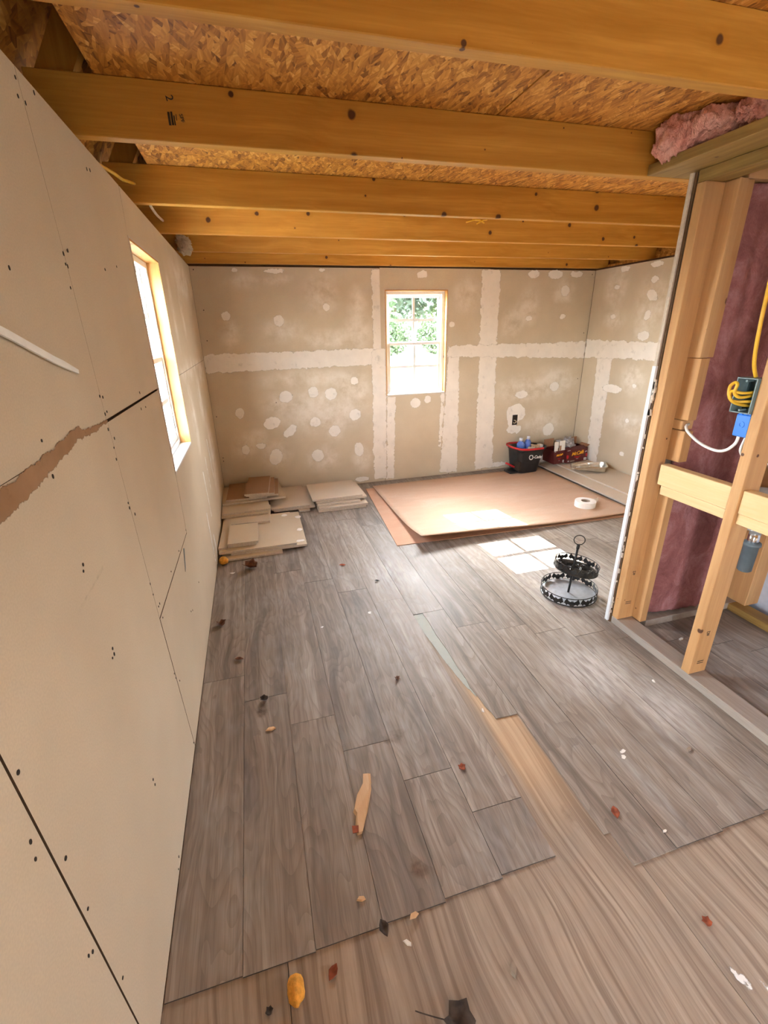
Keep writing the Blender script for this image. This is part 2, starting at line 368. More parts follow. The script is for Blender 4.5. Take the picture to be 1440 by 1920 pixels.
# ------------------------------------------------------------------ mesh helpers
class MB:
    def __init__(self): self.bm = bmesh.new()
    def box(self, lo, hi, bev=0.0, M=None):
        g = bmesh.ops.create_cube(self.bm, size=1.0)
        vs_ = g['verts']
        for v in vs_:
            v.co = Vector([(l+h)/2 + c*(h-l) for l, h, c in zip(lo, hi, v.co)])
        if bev:
            es = list({e for v in vs_ for e in v.link_edges})
            r = bmesh.ops.bevel(self.bm, geom=es, offset=bev, segments=1, affect='EDGES', profile=0.5)
            vs_ = list({v for f in r['faces'] for v in f.verts} | {v for v in vs_ if v.is_valid})
        if M is not None:
            for v in vs_: v.co = M @ v.co
        return self
    def prism(self, poly, z0, z1, M=None):
        a = [self.bm.verts.new((x, y, z0)) for x, y in poly]; b = [self.bm.verts.new((x, y, z1)) for x, y in poly]
        n = len(poly); self.bm.faces.new(a[::-1]); self.bm.faces.new(b)
        for i in range(n): self.bm.faces.new((a[i], a[(i+1) % n], b[(i+1) % n], b[i]))
        if M is not None:
            for v in a+b: v.co = M @ v.co
        return self
    def tube(self, pts, r, seg=8, closed=False, cap=True):
        pts = [Vector(p) for p in pts]; n = len(pts); rings = []
        rs = r if isinstance(r, (list, tuple)) else [r]*n
        prev = None
        for i, p in enumerate(pts):
            if closed: t = pts[(i+1) % n] - pts[i-1]
            else: t = pts[min(i+1, n-1)] - pts[max(i-1, 0)]
            t.normalize()
            if prev is None:
                ref = Vector((0, 0, 1)) if abs(t.z) < 0.9 else Vector((1, 0, 0))
                u = t.cross(ref).normalized()
            else:
                u = (prev - t*prev.dot(t)).normalized()
            prev = u; w = t.cross(u)
            rings.append([self.bm.verts.new(p + rs[i]*(math.cos(a)*u + math.sin(a)*w)) for a in [2*math.pi*k/seg for k in range(seg)]])
        for i in range(n if closed else n-1):
            A, B = rings[i], rings[(i+1) % n]
            for k in range(seg): self.bm.faces.new((A[k], A[(k+1) % seg], B[(k+1) % seg], B[k]))
        if cap and not closed:
            self.bm.faces.new(rings[0][::-1]); self.bm.faces.new(rings[-1])
        return self
    def lathe(self, prof, seg=32, c=(0, 0, 0), M=None):
        rings = []
        for (r, z) in prof:
            if r < 1e-6: rings.append([self.bm.verts.new((c[0], c[1], c[2]+z))])
            else: rings.append([self.bm.verts.new((c[0]+r*math.cos(2*math.pi*k/seg), c[1]+r*math.sin(2*math.pi*k/seg), c[2]+z)) for k in range(seg)])
        for A, B in zip(rings, rings[1:]):
            if len(A) == 1 and len(B) == 1: continue
            for k in range(seg):
                k2 = (k+1) % seg
                if len(A) == 1: self.bm.faces.new((A[0], B[k2], B[k]))
                elif len(B) == 1: self.bm.faces.new((A[k], A[k2], B[0]))
                else: self.bm.faces.new((A[k], A[k2], B[k2], B[k]))
        if M is not None:
            for ring in rings:
                for v in ring: v.co = M @ v.co
        return self
    def grid(self, fn, nu, nv, wrap=False):
        V = [[self.bm.verts.new(fn(i/nu, j/nv)) for j in range(nv+1)] for i in range(nu+(0 if wrap else 1))]
        n = len(V)
        for i in range(nu):
            for j in range(nv):
                self.bm.faces.new((V[i][j], V[(i+1) % n][j], V[(i+1) % n][j+1], V[i][j+1]))
        return self
    def build(self, name, mat, parent=None, smooth=False, M=None, mats=None):
        bmesh.ops.recalc_face_normals(self.bm, faces=self.bm.faces)
        me = bpy.data.meshes.new(name); self.bm.to_mesh(me); self.bm.free()
        for m in ([mat] if mats is None else mats): me.materials.append(MAT[m])
        if smooth:
            for p in me.polygons: p.use_smooth = True
        o = bpy.data.objects.new(name, me); COL.objects.link(o)
        if M is not None: o.matrix_world = M
        if parent is not None: o.parent = parent
        return o
def tag(o, label=None, cat=None, group=None, kind=None):
    if label: o['label'] = label
    if cat: o['category'] = cat
    if group: o['group'] = group
    if kind: o['kind'] = kind
    return o
def empty(name, loc=(0, 0, 0)):
    o = bpy.data.objects.new(name, None); COL.objects.link(o); o.location = loc; o.empty_display_size = 0.05; return o
def child(o, parent):
    """parent keeping the world position (parents are only ever moved, never turned)"""
    o.parent = parent; o.matrix_parent_inverse = Matrix.Translation(parent.location).inverted(); return o
def struct(o): o['kind'] = 'structure'; return o
def solid(o, th):
    m = o.modifiers.new('thickness', 'SOLIDIFY'); m.thickness = th; m.offset = 0; return o
def cablepath(pts, n=8):
    """smooth curve through points"""
    P = [Vector(p) for p in pts]; out = []
    for i in range(len(P)-1):
        p0, p1, p2, p3 = P[max(i-1, 0)], P[i], P[i+1], P[min(i+2, len(P)-1)]
        for k in range(n):
            t = k/n
            out.append(0.5*((2*p1)+(-p0+p2)*t+(2*p0-5*p1+4*p2-p3)*t*t+(-p0+3*p1-3*p2+p3)*t**3))
    out.append(P[-1]); return out
def text_mesh(body, size, shear=0.0, spacing=1.0, offset=0.0):
    cu = bpy.data.curves.new('lettering', 'FONT'); cu.body = body; cu.size = size; cu.shear = shear
    cu.align_x = 'CENTER'; cu.align_y = 'CENTER'; cu.space_character = spacing; cu.offset = offset; cu.extrude = 0.0004
    o = bpy.data.objects.new('lettering', cu); COL.objects.link(o)
    dg = bpy.context.evaluated_depsgraph_get(); dg.update()
    me = bpy.data.meshes.new_from_object(o.evaluated_get(dg)); bpy.data.objects.remove(o); bpy.data.curves.remove(cu)
    return me
def lettering(body, size, mat, parent, M, shear=0.0, spacing=1.0, offset=0.0, name='lettering'):
    me = text_mesh(body, size, shear, spacing, offset); me.transform(M); me.materials.clear(); me.materials.append(MAT[mat])
    o = bpy.data.objects.new(name, me); COL.objects.link(o); o.parent = parent; return o

# coordinates of a wall plane: P(a, b, off) -> world;  a along the wall, b = height, off = out of the wall into the room
PL_BACK = lambda a, b, off=0: Vector((a, D-off, b))
PL_LEFT = lambda a, b, off=0: Vector((off, a, b))
PL_RIGHT = lambda a, b, off=0: Vector((W-off, a, b))
PL_FLOOR = lambda a, b, off=0: Vector((a, b, off))
FILM_N = [0]
def film_mesh(name, plane, dist, bbox, mat, parent, off=None, step=0.016):
    FILM_N[0] += 1
    off = off if off is not None else 0.0008 + 0.00004*(FILM_N[0] % 25)
    a0, b0, a1, b1 = bbox
    nu = max(2, min(90, int((a1-a0)/step))); nv = max(2, min(90, int((b1-b0)/step)))
    vs_ = []; ds = []; fs = []
    for i in range(nu+1):
        for j in range(nv+1):
            a = a0+(a1-a0)*i/nu; b = b0+(b1-b0)*j/nv
            vs_.append(plane(a, b, off)); ds.append(dist(a, b))
    idx = lambda i, j: i*(nv+1)+j
    for i in range(nu):
        for j in range(nv):
            q = (idx(i, j), idx(i+1, j), idx(i+1, j+1), idx(i, j+1))
            if max(ds[k] for k in q) > -0.05: fs.append(q)
    me = bpy.data.meshes.new(name); me.from_pydata(vs_, [], fs); me.update()
    at = me.attributes.new('d', 'FLOAT', 'POINT'); at.data.foreach_set('value', ds)
    me.materials.append(MAT[mat]); o = bpy.data.objects.new(name, me); COL.objects.link(o)
    if parent: o.parent = parent
    return o
def dab(plane, e, mat, parent, name='compound_dab', ext=0.03):
    a, b, ra, rb, rot = e; c, s = math.cos(R(rot)), math.sin(R(rot)); m = min(ra, rb); M_ = max(ra, rb)
    def dist(x, y):
        dx, dy = x-a, y-b; u, v = c*dx+s*dy, -s*dx+c*dy
        return (1-math.hypot(u/ra, v/rb))*m
    return film_mesh(name, plane, dist, (a-M_-ext, b-M_-ext, a+M_+ext, b+M_+ext), mat, parent, step=0.012 if M_ < 0.12 else 0.025)
def strip(plane, p0, p1, w0, w1, mat, parent, name='taped_joint', ext=0.02):
    """straight strip from p0 to p1 whose half-width runs from w0 to w1"""
    ax, ay = p0; bx, by = p1; L = math.hypot(bx-ax, by-ay); ux, uy = (bx-ax)/L, (by-ay)/L
    def dist(x, y):
        dx, dy = x-ax, y-ay; t = dx*ux+dy*uy; n = abs(-dx*uy+dy*ux); k = max(0, min(1, t/L))
        return min(w0+(w1-w0)*k-n, t+0.004, L-t+0.004)
    w = max(w0, w1)+ext
    return film_mesh(name, plane, dist, (min(ax, bx)-w*abs(uy)-0.003, min(ay, by)-w*abs(ux)-0.003, max(ax, bx)+w*abs(uy)+0.003, max(ay, by)+w*abs(ux)+0.003), mat, parent)
def poly_film(plane, pts, mat, parent, name, ext=0.02, step=0.012, off=None):
    def dist(x, y):
        inside = False; best = 1e9; n = len(pts)
        for i in range(n):
            x1, y1 = pts[i]; x2, y2 = pts[(i+1) % n]
            if (y1 > y) != (y2 > y) and x < (x2-x1)*(y-y1)/(y2-y1)+x1: inside = not inside
            l2 = (x2-x1)**2+(y2-y1)**2; t = max(0, min(1, ((x-x1)*(x2-x1)+(y-y1)*(y2-y1))/l2))
            best = min(best, math.hypot(x-x1-t*(x2-x1), y-y1-t*(y2-y1)))
        return best if inside else -best
    xs = [p[0] for p in pts]; ys = [p[1] for p in pts]
    return film_mesh(name, plane, dist, (min(xs)-ext, min(ys)-ext, max(xs)+ext, max(ys)+ext), mat, parent, off, step)

# ================================================================== STRUCTURE
T = 0.0127
# ---- subfloor
floor = struct(MB().box((-0.12, YB-0.12, -0.20), (W+0.12, D+0.12, -0.024)).build('floor', 'sheath_dark'))
ply_x = [-0.10, 0.282, 1.272, 2.49, W+0.1]
for i in range(4):
    MB().box((ply_x[i]+0.0008, YB-0.1, -0.023), (ply_x[i+1]-0.0008, D+0.1, -0.0045)).build('plywood_sheet', 'plywood', floor)

# ---- vinyl planks, laid along y in a stair-stepped pattern
PW = 0.1747; L = 1.243
joint0 = {0: 1.73, 1: 1.566, 2: 1.39, 3: 1.212, 4: 1.038, 5: 0.873, 6: 1.942, 7: 1.77, 8: 1.69, 9: 1.606, 10: 1.527, 11: 1.45}
start = {0: 0.668, 1: 0.665, 2: 0.668, 3: 0.672, 4: 0.680, 5: 0.688, 6: 1.183, 7: 0.605, 8: 0.606, 9: 0.612, 10: 0.618, 11: 0.618}
def plank(x0, x1, y0, y1):
    g = 0.0007; s = 0.0014
    b = MB().box((-(x1-x0)/2+g, -(y1-y0)/2+g, -0.0042), ((x1-x0)/2-g, (y1-y0)/2-g, 0.0)); b.bm.normal_update()
    for f in b.bm.faces: f.material_index = 1 if abs(f.normal.z) < 0.5 else 0
    o = b.build('plank', None, floor, mats=['vinyl', 'vinyl_shadow_edge']); o.location = ((x0+x1)/2, (y0+y1)/2, random.uniform(-0.0004, 0.0004)); return o
ncol = int(W/PW)+1
for i in range(ncol):
    x0 = i*PW+0.002; x1 = min(x0+PW, W-0.002)
    j = joint0.get(i, 1.45-0.085*(i-11)); y0 = start.get(i, 0.62)
    ys = [j+k*L for k in range(-3, 5)]
    ys = [y0]+[y for y in ys if y0+0.02 < y < D-0.02]+[D-0.004]
    for a, b in zip(ys, ys[1:]):
        if i == 6 and a < 1.9:
            # broken plank: its left side is snapped off in a long splinter
            px = [(x1-0.001, 1.184), (x1-0.001, 1.941), (x0+0.052, 1.941), (x0+0.056, 1.86), (x0+0.053, 1.75), (x0+0.060, 1.62), (x0+0.057, 1.50), (x0+0.062, 1.42), (x0+0.056, 1.37), (x0+0.066, 1.31), (x0+0.070, 1.25), (x0+0.078, 1.22), (x0+0.080, 1.186)]
            MB().prism(px, -0.0042, 0.0).build('plank', 'vinyl', floor)
        elif i == 7 and a < 0.7:
            px = [(x0+0.022, 0.605), (x1-0.001, 0.606), (x1-0.001, b-0.001), (x0+0.001, b-0.001), (x0+0.001, 0.70), (x0+0.022, 0.70)]
            MB().prism(px, -0.0042, 0.0).build('plank', 'vinyl', floor)
        else: plank(x0, x1, a, b)
# grey adhesive strip showing in the broken plank and marks on the floor
poly_film(PL_FLOOR, [(1.049, 1.945), (1.110, 1.945), (1.112, 1.75), (1.114, 1.62), (1.112, 1.44), (1.116, 1.33), (1.108, 1.30), (1.088, 1.40), (1.068, 1.55), (1.050, 1.78)], 'underlay', floor, 'adhesive_strip', off=-0.003)
for e in ((1.49, 0.92, 0.016, 0.010, 0), (1.475, 0.90, 0.012, 0.012, 0), (0.83, 2.03, 0.012, 0.02, 0), (0.565, 1.98, 0.012, 0.008, 0), (1.10, 1.235, 0.007, 0.016, 0), (1.30, 0.335, 0.012, 0.03, 20), (1.345, 0.30, 0.008, 0.02, 20), (0.10, 2.72, 0.02, 0.012, 0), (1.05, 1.43, 0.006, 0.006, 0)):
    dab(PL_FLOOR, e, 'floor_paint', floor, 'paint_spot', 0.012)
for e in ((0.66, 0.76, 0.03, 0.045, 30), (1.16, 0.78, 0.02, 0.06, 0), (0.72, 1.22, 0.05, 0.035, 0), (1.30, 0.55, 0.008, 0.20, -8), (0.25, 1.50, 0.03, 0.05, 0)):
    dab(PL_FLOOR, e, 'stain', floor, 'stain', 0.03)

# ---- walls: dark framing behind, drywall sheets in front
LWIN = (2.065, 2.675, 0.864, 1.752)     # y0,y1,z0,z1 of the left opening
BWIN = (1.577, 2.175, 0.842, 1.748)     # x0,x1,z0,z1 of the far opening
def wall_with_hole(b, axis, a0, a1, z0, z1, hole, t0, t1):
    h0, h1, hz0, hz1 = hole
    for (p, q, r, s) in ((a0, h0, z0, z1), (h1, a1, z0, z1), (h0, h1, z0, hz0), (h0, h1, hz1, z1)):
        if axis == 'y': b.box((t0, p, r), (t1, q, s))
        else: b.box((p, t0, r), (q, t1, s))
FILL_DOOR = (-1.25, -0.85)                     # unseen doorway added in the left wall behind the camera as fill
b = MB(); wall_with_hole(b, 'y', FILL_DOOR[1], D+0.115, -0.2, 1.93, LWIN, -0.115, -T-0.001)
b.box((-0.115, YB-0.12, -0.2), (-T-0.001, FILL_DOOR[0], 1.93)); b.box((-0.115, FILL_DOOR[0], 1.905), (-T-0.001, FILL_DOOR[1], 1.93)); b.box((-0.115, FILL_DOOR[0], -0.2), (-T-0.001, FILL_DOOR[1], -0.002))
wall_left = struct(b.build('wall_left', 'sheath_dark'))
wall_back = struct(wall_with_hole(b := MB(), 'x', -0.0127, W+0.0127, -0.2, 2.6, BWIN, D+T+0.001, D+0.115) or b.build('wall_back', 'sheath_dark'))
FILL_WIN = (-1.31, -0.91, 0.85, 1.75)        # unseen opening added behind the camera to light the left wall
b = MB(); wall_with_hole(b, 'y', YB-0.12, D+0.115, -0.2, 1.93, FILL_WIN, W+T+0.001, W+0.115)
wall_right = struct(b.build('wall_right', 'sheath_dark'))
# closed wall behind the camera
wf = MB().box((-0.0127, YB-0.12, -0.2), (W+0.0127, YB, 1.93))
wall_front = struct(wf.build('wall_front', 'paper'))

MY = Matrix(((0, 0, 1, 0), (1, 0, 0, 0), (0, 1, 0, 0), (0, 0, 0, 1)))     # prism (a,b,z) -> world (z, a, b)
def sheet(poly, M, top, mat, parent, smears, ia, ib):
    """one drywall sheet: paper face, brown edges; 'smear' = how much thin compound was wiped over the paper"""
    b = MB().prism(poly, -T, top); b.bm.normal_update()
    for f in b.bm.faces: f.material_index = 1 if abs(f.normal.z) < 0.5 else 0
    if smears:
        xs = [p[0] for p in poly]; ys = [p[1] for p in poly]
        for (lo, hi, ax) in ((min(xs), max(xs), 0), (min(ys), max(ys), 1)):
            n = int((hi-lo)/0.045)
            for k in range(1, n):
                co = Vector((0, 0, 0)); no = Vector((0, 0, 0)); co[ax] = lo+(hi-lo)*k/n; no[ax] = 1
                bmesh.ops.bisect_plane(b.bm, geom=b.bm.verts[:]+b.bm.edges[:]+b.bm.faces[:], plane_co=co, plane_no=no)
    vals = []
    for v in b.bm.verts:
        q = 0.0
        for (a, c, ra, rb, _r) in smears: q = max(q, min(1.0, 1.7*max(0, 1-math.hypot((v.co.x-a)/(ra*1.35), (v.co.y-c)/(rb*1.35)))))
        vals.append(q)
    for v in b.bm.verts: v.co = M @ v.co
    b.bm.verts.index_update()
    o = b.build('drywall_sheet', None, parent, mats=[mat, 'sheath_dark'])
    if smears:
        at = o.data.attributes.new('smear', 'FLOAT', 'POINT'); at.data.foreach_set('value', vals)
    return o
SM_LEFT = [(3.3, 1.22, 0.6, 0.05, 0), (3.0, 0.95, 0.10, 0.22, 0), (3.5, 1.0, 0.12, 0.16, 0), (2.9, 1.55, 0.06, 0.2, 0), (3.3, 1.6, 0.06, 0.2, 0), (3.9, 1.15, 0.25, 0.08, 0), (3.6, 1.75, 0.5, 0.1, 0), (3.7, 0.5, 0.2, 0.3, 0)]
def sheet_left(poly, mat='paper'):
    return sheet(poly, MY, 0.0, mat, wall_left, SM_LEFT if max(p[0] for p in poly) > 3 else [], 0, 1)
y0, y1, z0, z1 = LWIN
sheet_left([(YB, 0), (FILL_DOOR[0], 0), (FILL_DOOR[0], H), (YB, H)])
sheet_left([(FILL_DOOR[1], 0), (0.580, 0), (0.561, 0.47), (0.541, 0.93), (0.541, 1.2255), (FILL_DOOR[1], 1.2255)])
sheet_left([(0.584, 0), (1.395, 0), (1.344, 0.596), (1.312, 1.2250), (0.546, 1.2255), (0.546, 0.93), (0.566, 0.47)])
sheet_left([(1.3135, 1.219), (1.3455, 0.600), (2.045, 0.592), (y0, z0), (y0, 1.219)])
sheet_left([(1.399, 0), (D, 0), (D, 1.222), (y1, 1.222), (y1, z0), (y0+0.003, z0), (2.048, 0.588), (1.350, 0.594)])
sheet_left([(FILL_DOOR[1], 1.2265), (1.3079, 1.2265), (1.3009, 1.6), (1.2839, H), (FILL_DOOR[1], H)])
sheet_left([(1.309, 1.227), (y0, 1.226), (y0, z1), (2.082, H), (1.285, H), (1.302, 1.6)])
sheet_left([(y0, z1), (y1, z1), (y1, 1.224), (D, 1.224), (D, H), (2.085, H)])
MX = Matrix(((1, 0, 0, 0), (0, 0, -1, D), (0, 1, 0, 0), (0, 0, 0, 1)))    # prism (a,b,z) -> world (a, D - z, b)
SB = [(0.404, 1.82, 0.126, 0.053, 0), (0.24, 1.425, 0.07, 0.103, 0), (0.657, 1.82, 0.107, 0.043, 0), (1.025, 1.712, 0.139, 0.148, 0), (0.664, 1.439, 0.173, 0.082, 0), (1.32, 1.401, 0.135, 0.135, 0), (1.065, 1.358, 0.262, 0.073, 0), (1.243, 0.919, 0.168, 0.146, 0), (0.358, 0.533, 0.078, 0.081, 0), (0.232, 0.462, 0.103, 0.122, 0), (1.07, 0.588, 0.099, 0.125, 0), (0.499, 0.368, 0.12, 0.126, 0), (0.936, 0.285, 0.156, 0.117, 0), (1.314, 0.249, 0.09, 0.12, 0), (0.626, 0.822, 0.209, 0.091, 0), (1.33, 1.629, 0.079, 0.141, 0), (0.9, 1.03, 0.5, 0.07, 0), (0.95, 0.75, 0.42, 0.2, 0),
      (3.021, 1.606, 0.109, 0.161, 0), (3.39, 1.71, 0.112, 0.131, 0), (3.397, 0.872, 0.262, 0.153, 0), (3.049, 0.823, 0.292, 0.134, 0), (2.365, 1.70, 0.133, 0.138, 0), (3.33, 0.46, 0.248, 0.127, 0), (2.855, 1.46, 0.109, 0.134, 0)]
SM_RIGHT = [(3.918, 1.74, 0.128, 0.169, 0), (3.474, 1.563, 0.162, 0.224, 0), (3.533, 0.953, 0.137, 0.13, 0), (3.478, 0.55, 0.218, 0.09, 0), (3.884, 1.468, 0.13, 0.087, 0), (3.508, 1.405, 0.111, 0.108, 0)]
def sheet_back(poly, proud=0.0):
    return sheet(poly, MX, proud, 'paper_back', wall_back, SB, 0, 1)
bx0, bx1, bz0, bz1 = BWIN
sheet_back([(0, 0), (1.545, 0), (1.545, 1.219), (0, 1.219)])
sheet_back([(0, 1.222), (1.530, 1.222), (1.530, H), (0, H)])
sheet_back([(1.548, 0), (2.235, 0), (2.235, 1.219), (bx1, 1.219), (bx1, bz0), (bx0, bz0), (bx0, 1.219), (1.548, 1.219)])
sheet_back([(1.533, 1.222), (bx0, 1.222), (bx0, bz1), (bx1, bz1), (bx1, 1.222), (2.586, 1.222), (2.586, H+0.004), (1.533, H+0.004)], 0.0015)
sheet_back([(2.238, 0), (2.62, 0), (2.62, 1.219), (2.238, 1.219)], 0.0006)
sheet_back([(2.623, 0), (W, 0), (W, 1.219), (2.623, 1.219)])
sheet_back([(2.589, 1.222), (W, 1.222), (W, H), (2.589, H)])
MR = Matrix(((0, 0, -1, W), (1, 0, 0, 0), (0, 1, 0, 0), (0, 0, 0, 1)))
for poly in ([(YB, 0), (3.89, 0), (3.89, 1.219), (FILL_WIN[1], 1.219), (FILL_WIN[1], FILL_WIN[2]), (FILL_WIN[0], FILL_WIN[2]), (FILL_WIN[0], 1.219), (YB, 1.219)], [(3.893, 0), (D-0.004, 0), (D-0.004, 1.219), (3.893, 1.219)], [(YB, 1.222), (FILL_WIN[0], 1.222), (FILL_WIN[0], FILL_WIN[3]), (FILL_WIN[1], FILL_WIN[3]), (FILL_WIN[1], 1.222), (D-0.004, 1.222), (D-0.004, H), (YB, H)]):
    sheet(poly, MR, 0.0, 'paper_back', wall_right, SM_RIGHT, 0, 1)
# dark open joint down the left corner
MB().prism([(D-0.004, 0), (D-0.0005, 0), (D-0.0005, 1.9), (D-0.004, 1.9)], 0.0002, 0.001, MY).build('corner_joint', 'gap_dark', wall_left)
MB().prism([(D-0.004, 0.15), (D-0.0005, 0.15), (D-0.0005, 1.28), (D-0.003, 1.9), (D-0.005, 1.9)], 0.0002, 0.001, MR).build('corner_joint', 'gap_dark', wall_right)

# joint compound on the far wall
sb = lambda p0, p1, w0, w1: strip(PL_BACK, p0, p1, w0, w1, 'compound', wall_back)
sb((0.0, 1.187), (1.50, 1.200), 0.075, 0.075)
sb((1.520, 1.91), (1.520, 1.25), 0.058, 0.062)
sb((1.510, 1.26), (1.498, 0.03), 0.070, 0.066)
sb((2.60, 1.91), (2.61, 1.25), 0.098, 0.094)
sb((2.612, 1.26), (2.640, 0.02), 0.094, 0.104)
sb((2.255, 1.20), (2.238, 0.02), 0.058, 0.100)
sb((2.19, 1.220), (3.72, 1.185), 0.050, 0.082)
sb((1.625, 0.83), (1.60, 0.02), 0.045, 0.040)
sb((2.15, 0.83), (2.13, 0.30), 0.022, 0.015)
for p0, p1 in (((0.20, 1.215), (0.52, 1.222)), ((0.62, 1.222), (1.05, 1.228)), ((2.24, 1.222), (2.56, 1.222)), ((2.64, 1.220), (2.95, 1.222)), ((1.531, 1.90), (1.531, 1.55)), ((2.588, 1.90), (2.588, 1.30)), ((2.622, 1.18), (2.622, 0.85)), ((1.548, 0.60), (1.548, 0.05))):
    strip(PL_BACK, p0, p1, 0.0035, 0.0025, 'scuff', wall_back, 'joint_crack', 0.01)
PB = [(0.639, 0.886, 0.052, 0.045, 0), (0.886, 0.911, 0.04, 0.043, 0), (1.047, 0.889, 0.049, 0.048, 0), (1.274, 0.996, 0.035, 0.033, 0), (0.228, 0.766, 0.035, 0.041, 0), (0.493, 0.661, 0.068, 0.048, 20), (0.648, 0.575, 0.067, 0.035, 40), (0.885, 0.643, 0.044, 0.041, 0), (1.06, 0.547, 0.048, 0.048, 0), (1.263, 0.686, 0.049, 0.047, 0), (0.235, 0.437, 0.032, 0.041, 0), (0.372, 0.459, 0.042, 0.025, 0), (0.496, 0.347, 0.051, 0.073, -20), (0.886, 0.326, 0.051, 0.055, 0), (1.288, 0.348, 0.041, 0.062, 0), (0.223, 1.555, 0.032, 0.028, 0), (0.643, 1.513, 0.039, 0.041, 0), (1.056, 1.614, 0.028, 0.029, 0), (1.033, 1.895, 0.031, 0.013, 0), (1.298, 0.045, 0.068, 0.023, 0), (0.334, 1.89, 0.023, 0.013, 0), (0.645, 1.885, 0.083, 0.017, 0),
      (3.042, 1.880, 0.053, 0.031, 0), (3.274, 1.876, 0.073, 0.035, 0), (3.515, 1.880, 0.066, 0.026, 0), (3.406, 1.738, 0.041, 0.044, 0), (3.029, 1.495, 0.033, 0.021, 0), (3.406, 1.509, 0.031, 0.023, 0), (3.025, 0.774, 0.062, 0.037, 0), (3.407, 0.833, 0.051, 0.043, 0), (3.391, 0.383, 0.063, 0.059, 0), (2.331, 1.598, 0.034, 0.034, 0), (2.206, 1.825, 0.029, 0.024, 0), (2.212, 1.665, 0.03, 0.019, 0), (2.22, 1.457, 0.024, 0.026, 0), (2.807, 0.05, 0.089, 0.026, 0), (3.361, 0.06, 0.085, 0.035, 0),
      (1.866, 0.76, 0.048, 0.042, 0), (1.992, 0.784, 0.032, 0.032, 0), (1.923, 1.87, 0.042, 0.030, 0)]
poly_film(PL_BACK, [(2.868, 0.60), (2.885, 0.655), (2.94, 0.672), (3.01, 0.690), (3.05, 0.660), (3.085, 0.630), (3.092, 0.565), (3.060, 0.515), (3.015, 0.500), (3.00, 0.455), (3.055, 0.452), (3.050, 0.395), (3.01, 0.362), (2.985, 0.385), (2.955, 0.372), (2.90, 0.385), (2.885, 0.415), (2.905, 0.455), (2.885, 0.50), (2.872, 0.55)], 'compound_dab', wall_back, 'compound_patch', 0.03, 0.01)
for e in PB: dab(PL_BACK, (e[0], e[1], e[2]*1.15, e[3]*1.15, e[4]), 'compound_dab', wall_back)
# right-hand wall
strip(PL_RIGHT, (4.225, 1.20), (2.6, 1.20), 0.088, 0.058, 'compound', wall_right)
strip(PL_RIGHT, (3.93, 1.20), (3.90, 0.02), 0.105, 0.085, 'compound', wall_right)
for e in [(3.841, 1.885, 0.066, 0.024, 0), (3.484, 1.885, 0.07, 0.024, 0), (3.481, 1.767, 0.044, 0.028, 0), (3.483, 1.647, 0.072, 0.039, 30), (3.489, 1.492, 0.037, 0.04, 0), (3.497, 1.324, 0.071, 0.041, 0), (3.906, 1.743, 0.038, 0.02, 0), (3.9, 1.49, 0.044, 0.02, 0), (3.77, 0.844, 0.13, 0.043, 0), (3.5, 0.897, 0.027, 0.02, 0), (3.51, 0.579, 0.028, 0.021, 0), (3.505, 0.263, 0.037, 0.025, 0)]:
    dab(PL_RIGHT, e, 'compound_dab', wall_right)
# left wall: only thin streaks beyond its window, torn paper on the near joint, scuffs
for p0, p1, w in (((2.95, 0.62), (2.99, 0.30), 0.016), ((3.18, 0.66), (3.20, 0.42), 0.013), ((3.45, 0.72), (3.50, 0.40), 0.02), ((2.78, 0.40), (2.80, 0.05), 0.018), ((2.92, 0.20), (2.94, 0.03), 0.02)):
    strip(PL_LEFT, p0, p1, w, w*0.6, 'compound_dab', wall_left, 'compound_streak')
poly_film(PL_LEFT, [(0.60, 1.215), (0.70, 1.220), (0.76, 1.222), (0.87, 1.230), (0.98, 1.238), (1.06, 1.250), (1.10, 1.250), (1.12, 1.236), (1.20, 1.232), (1.312, 1.228), (1.312, 1.220), (1.20, 1.216), (1.08, 1.222), (1.02, 1.212), (0.90, 1.196), (0.80, 1.185), (0.72, 1.176), (0.60, 1.165)], 'torn_paper', wall_left, 'torn_paper', 0.015, 0.008)
poly_film(PL_LEFT, [(1.027, 0.955), (1.033, 0.943), (0.845, 0.935), (0.837, 0.945)], 'scuff', wall_left, 'scuff', 0.01, 0.006)
0 and poly_film(PL_LEFT, [(1.312, 1.0), (1.37, 0.95), (1.38, 0.80), (1.355, 0.80), (1.32, 0.90)], 'scuff', wall_left, 'scuff', 0.01, 0.008)
SCREW = [(0.996, 1.534), (1.332, 1.607), (1.293, 1.575), (1.304, 1.572), (1.286, 1.527), (1.301, 1.286), (1.323, 1.281), (1.327, 1.244), (1.302, 1.203), (1.335, 1.173), (1.312, 1.153), (1.308, 1.123), (0.922, 1.256), (0.927, 1.209), (0.923, 1.19), (1.308, 1.241), (1.728, 1.245), (1.699, 1.196), (1.769, 1.192), (1.785, 1.627), (1.632, 1.602), (1.272, 1.891), (1.26, 1.858), (1.295, 1.86), (1.367, 1.903), (1.677, 1.853), (1.71, 1.859), (1.328, 1.606), (1.296, 1.596), (0.936, 1.002), (0.929, 0.991), (0.955, 0.782), (0.941, 0.767), (0.955, 0.767), (1.335, 0.73), (1.338, 0.691), (1.382, 0.631), (1.363, 0.632), (1.379, 0.58), (1.316, 0.997), (1.317, 0.982), (1.353, 0.95), (1.356, 0.372), (1.362, 0.349), (1.398, 0.306), (1.615, 0.622), (1.833, 0.314), (1.799, 0.33), (2.099, 0.303), (1.387, 0.025), (2.041, 0.606), (1.812, 0.611), (0.56, 0.878), (0.529, 0.782), (0.524, 0.753), (0.576, 0.671), (0.576, 0.54), (0.547, 0.476), (0.536, 0.488), (0.586, 0.305), (0.962, 0.363), (0.964, 0.342), (0.979, 0.027), (0.953, 0.014)]
b = MB(); rr = random.Random(3)
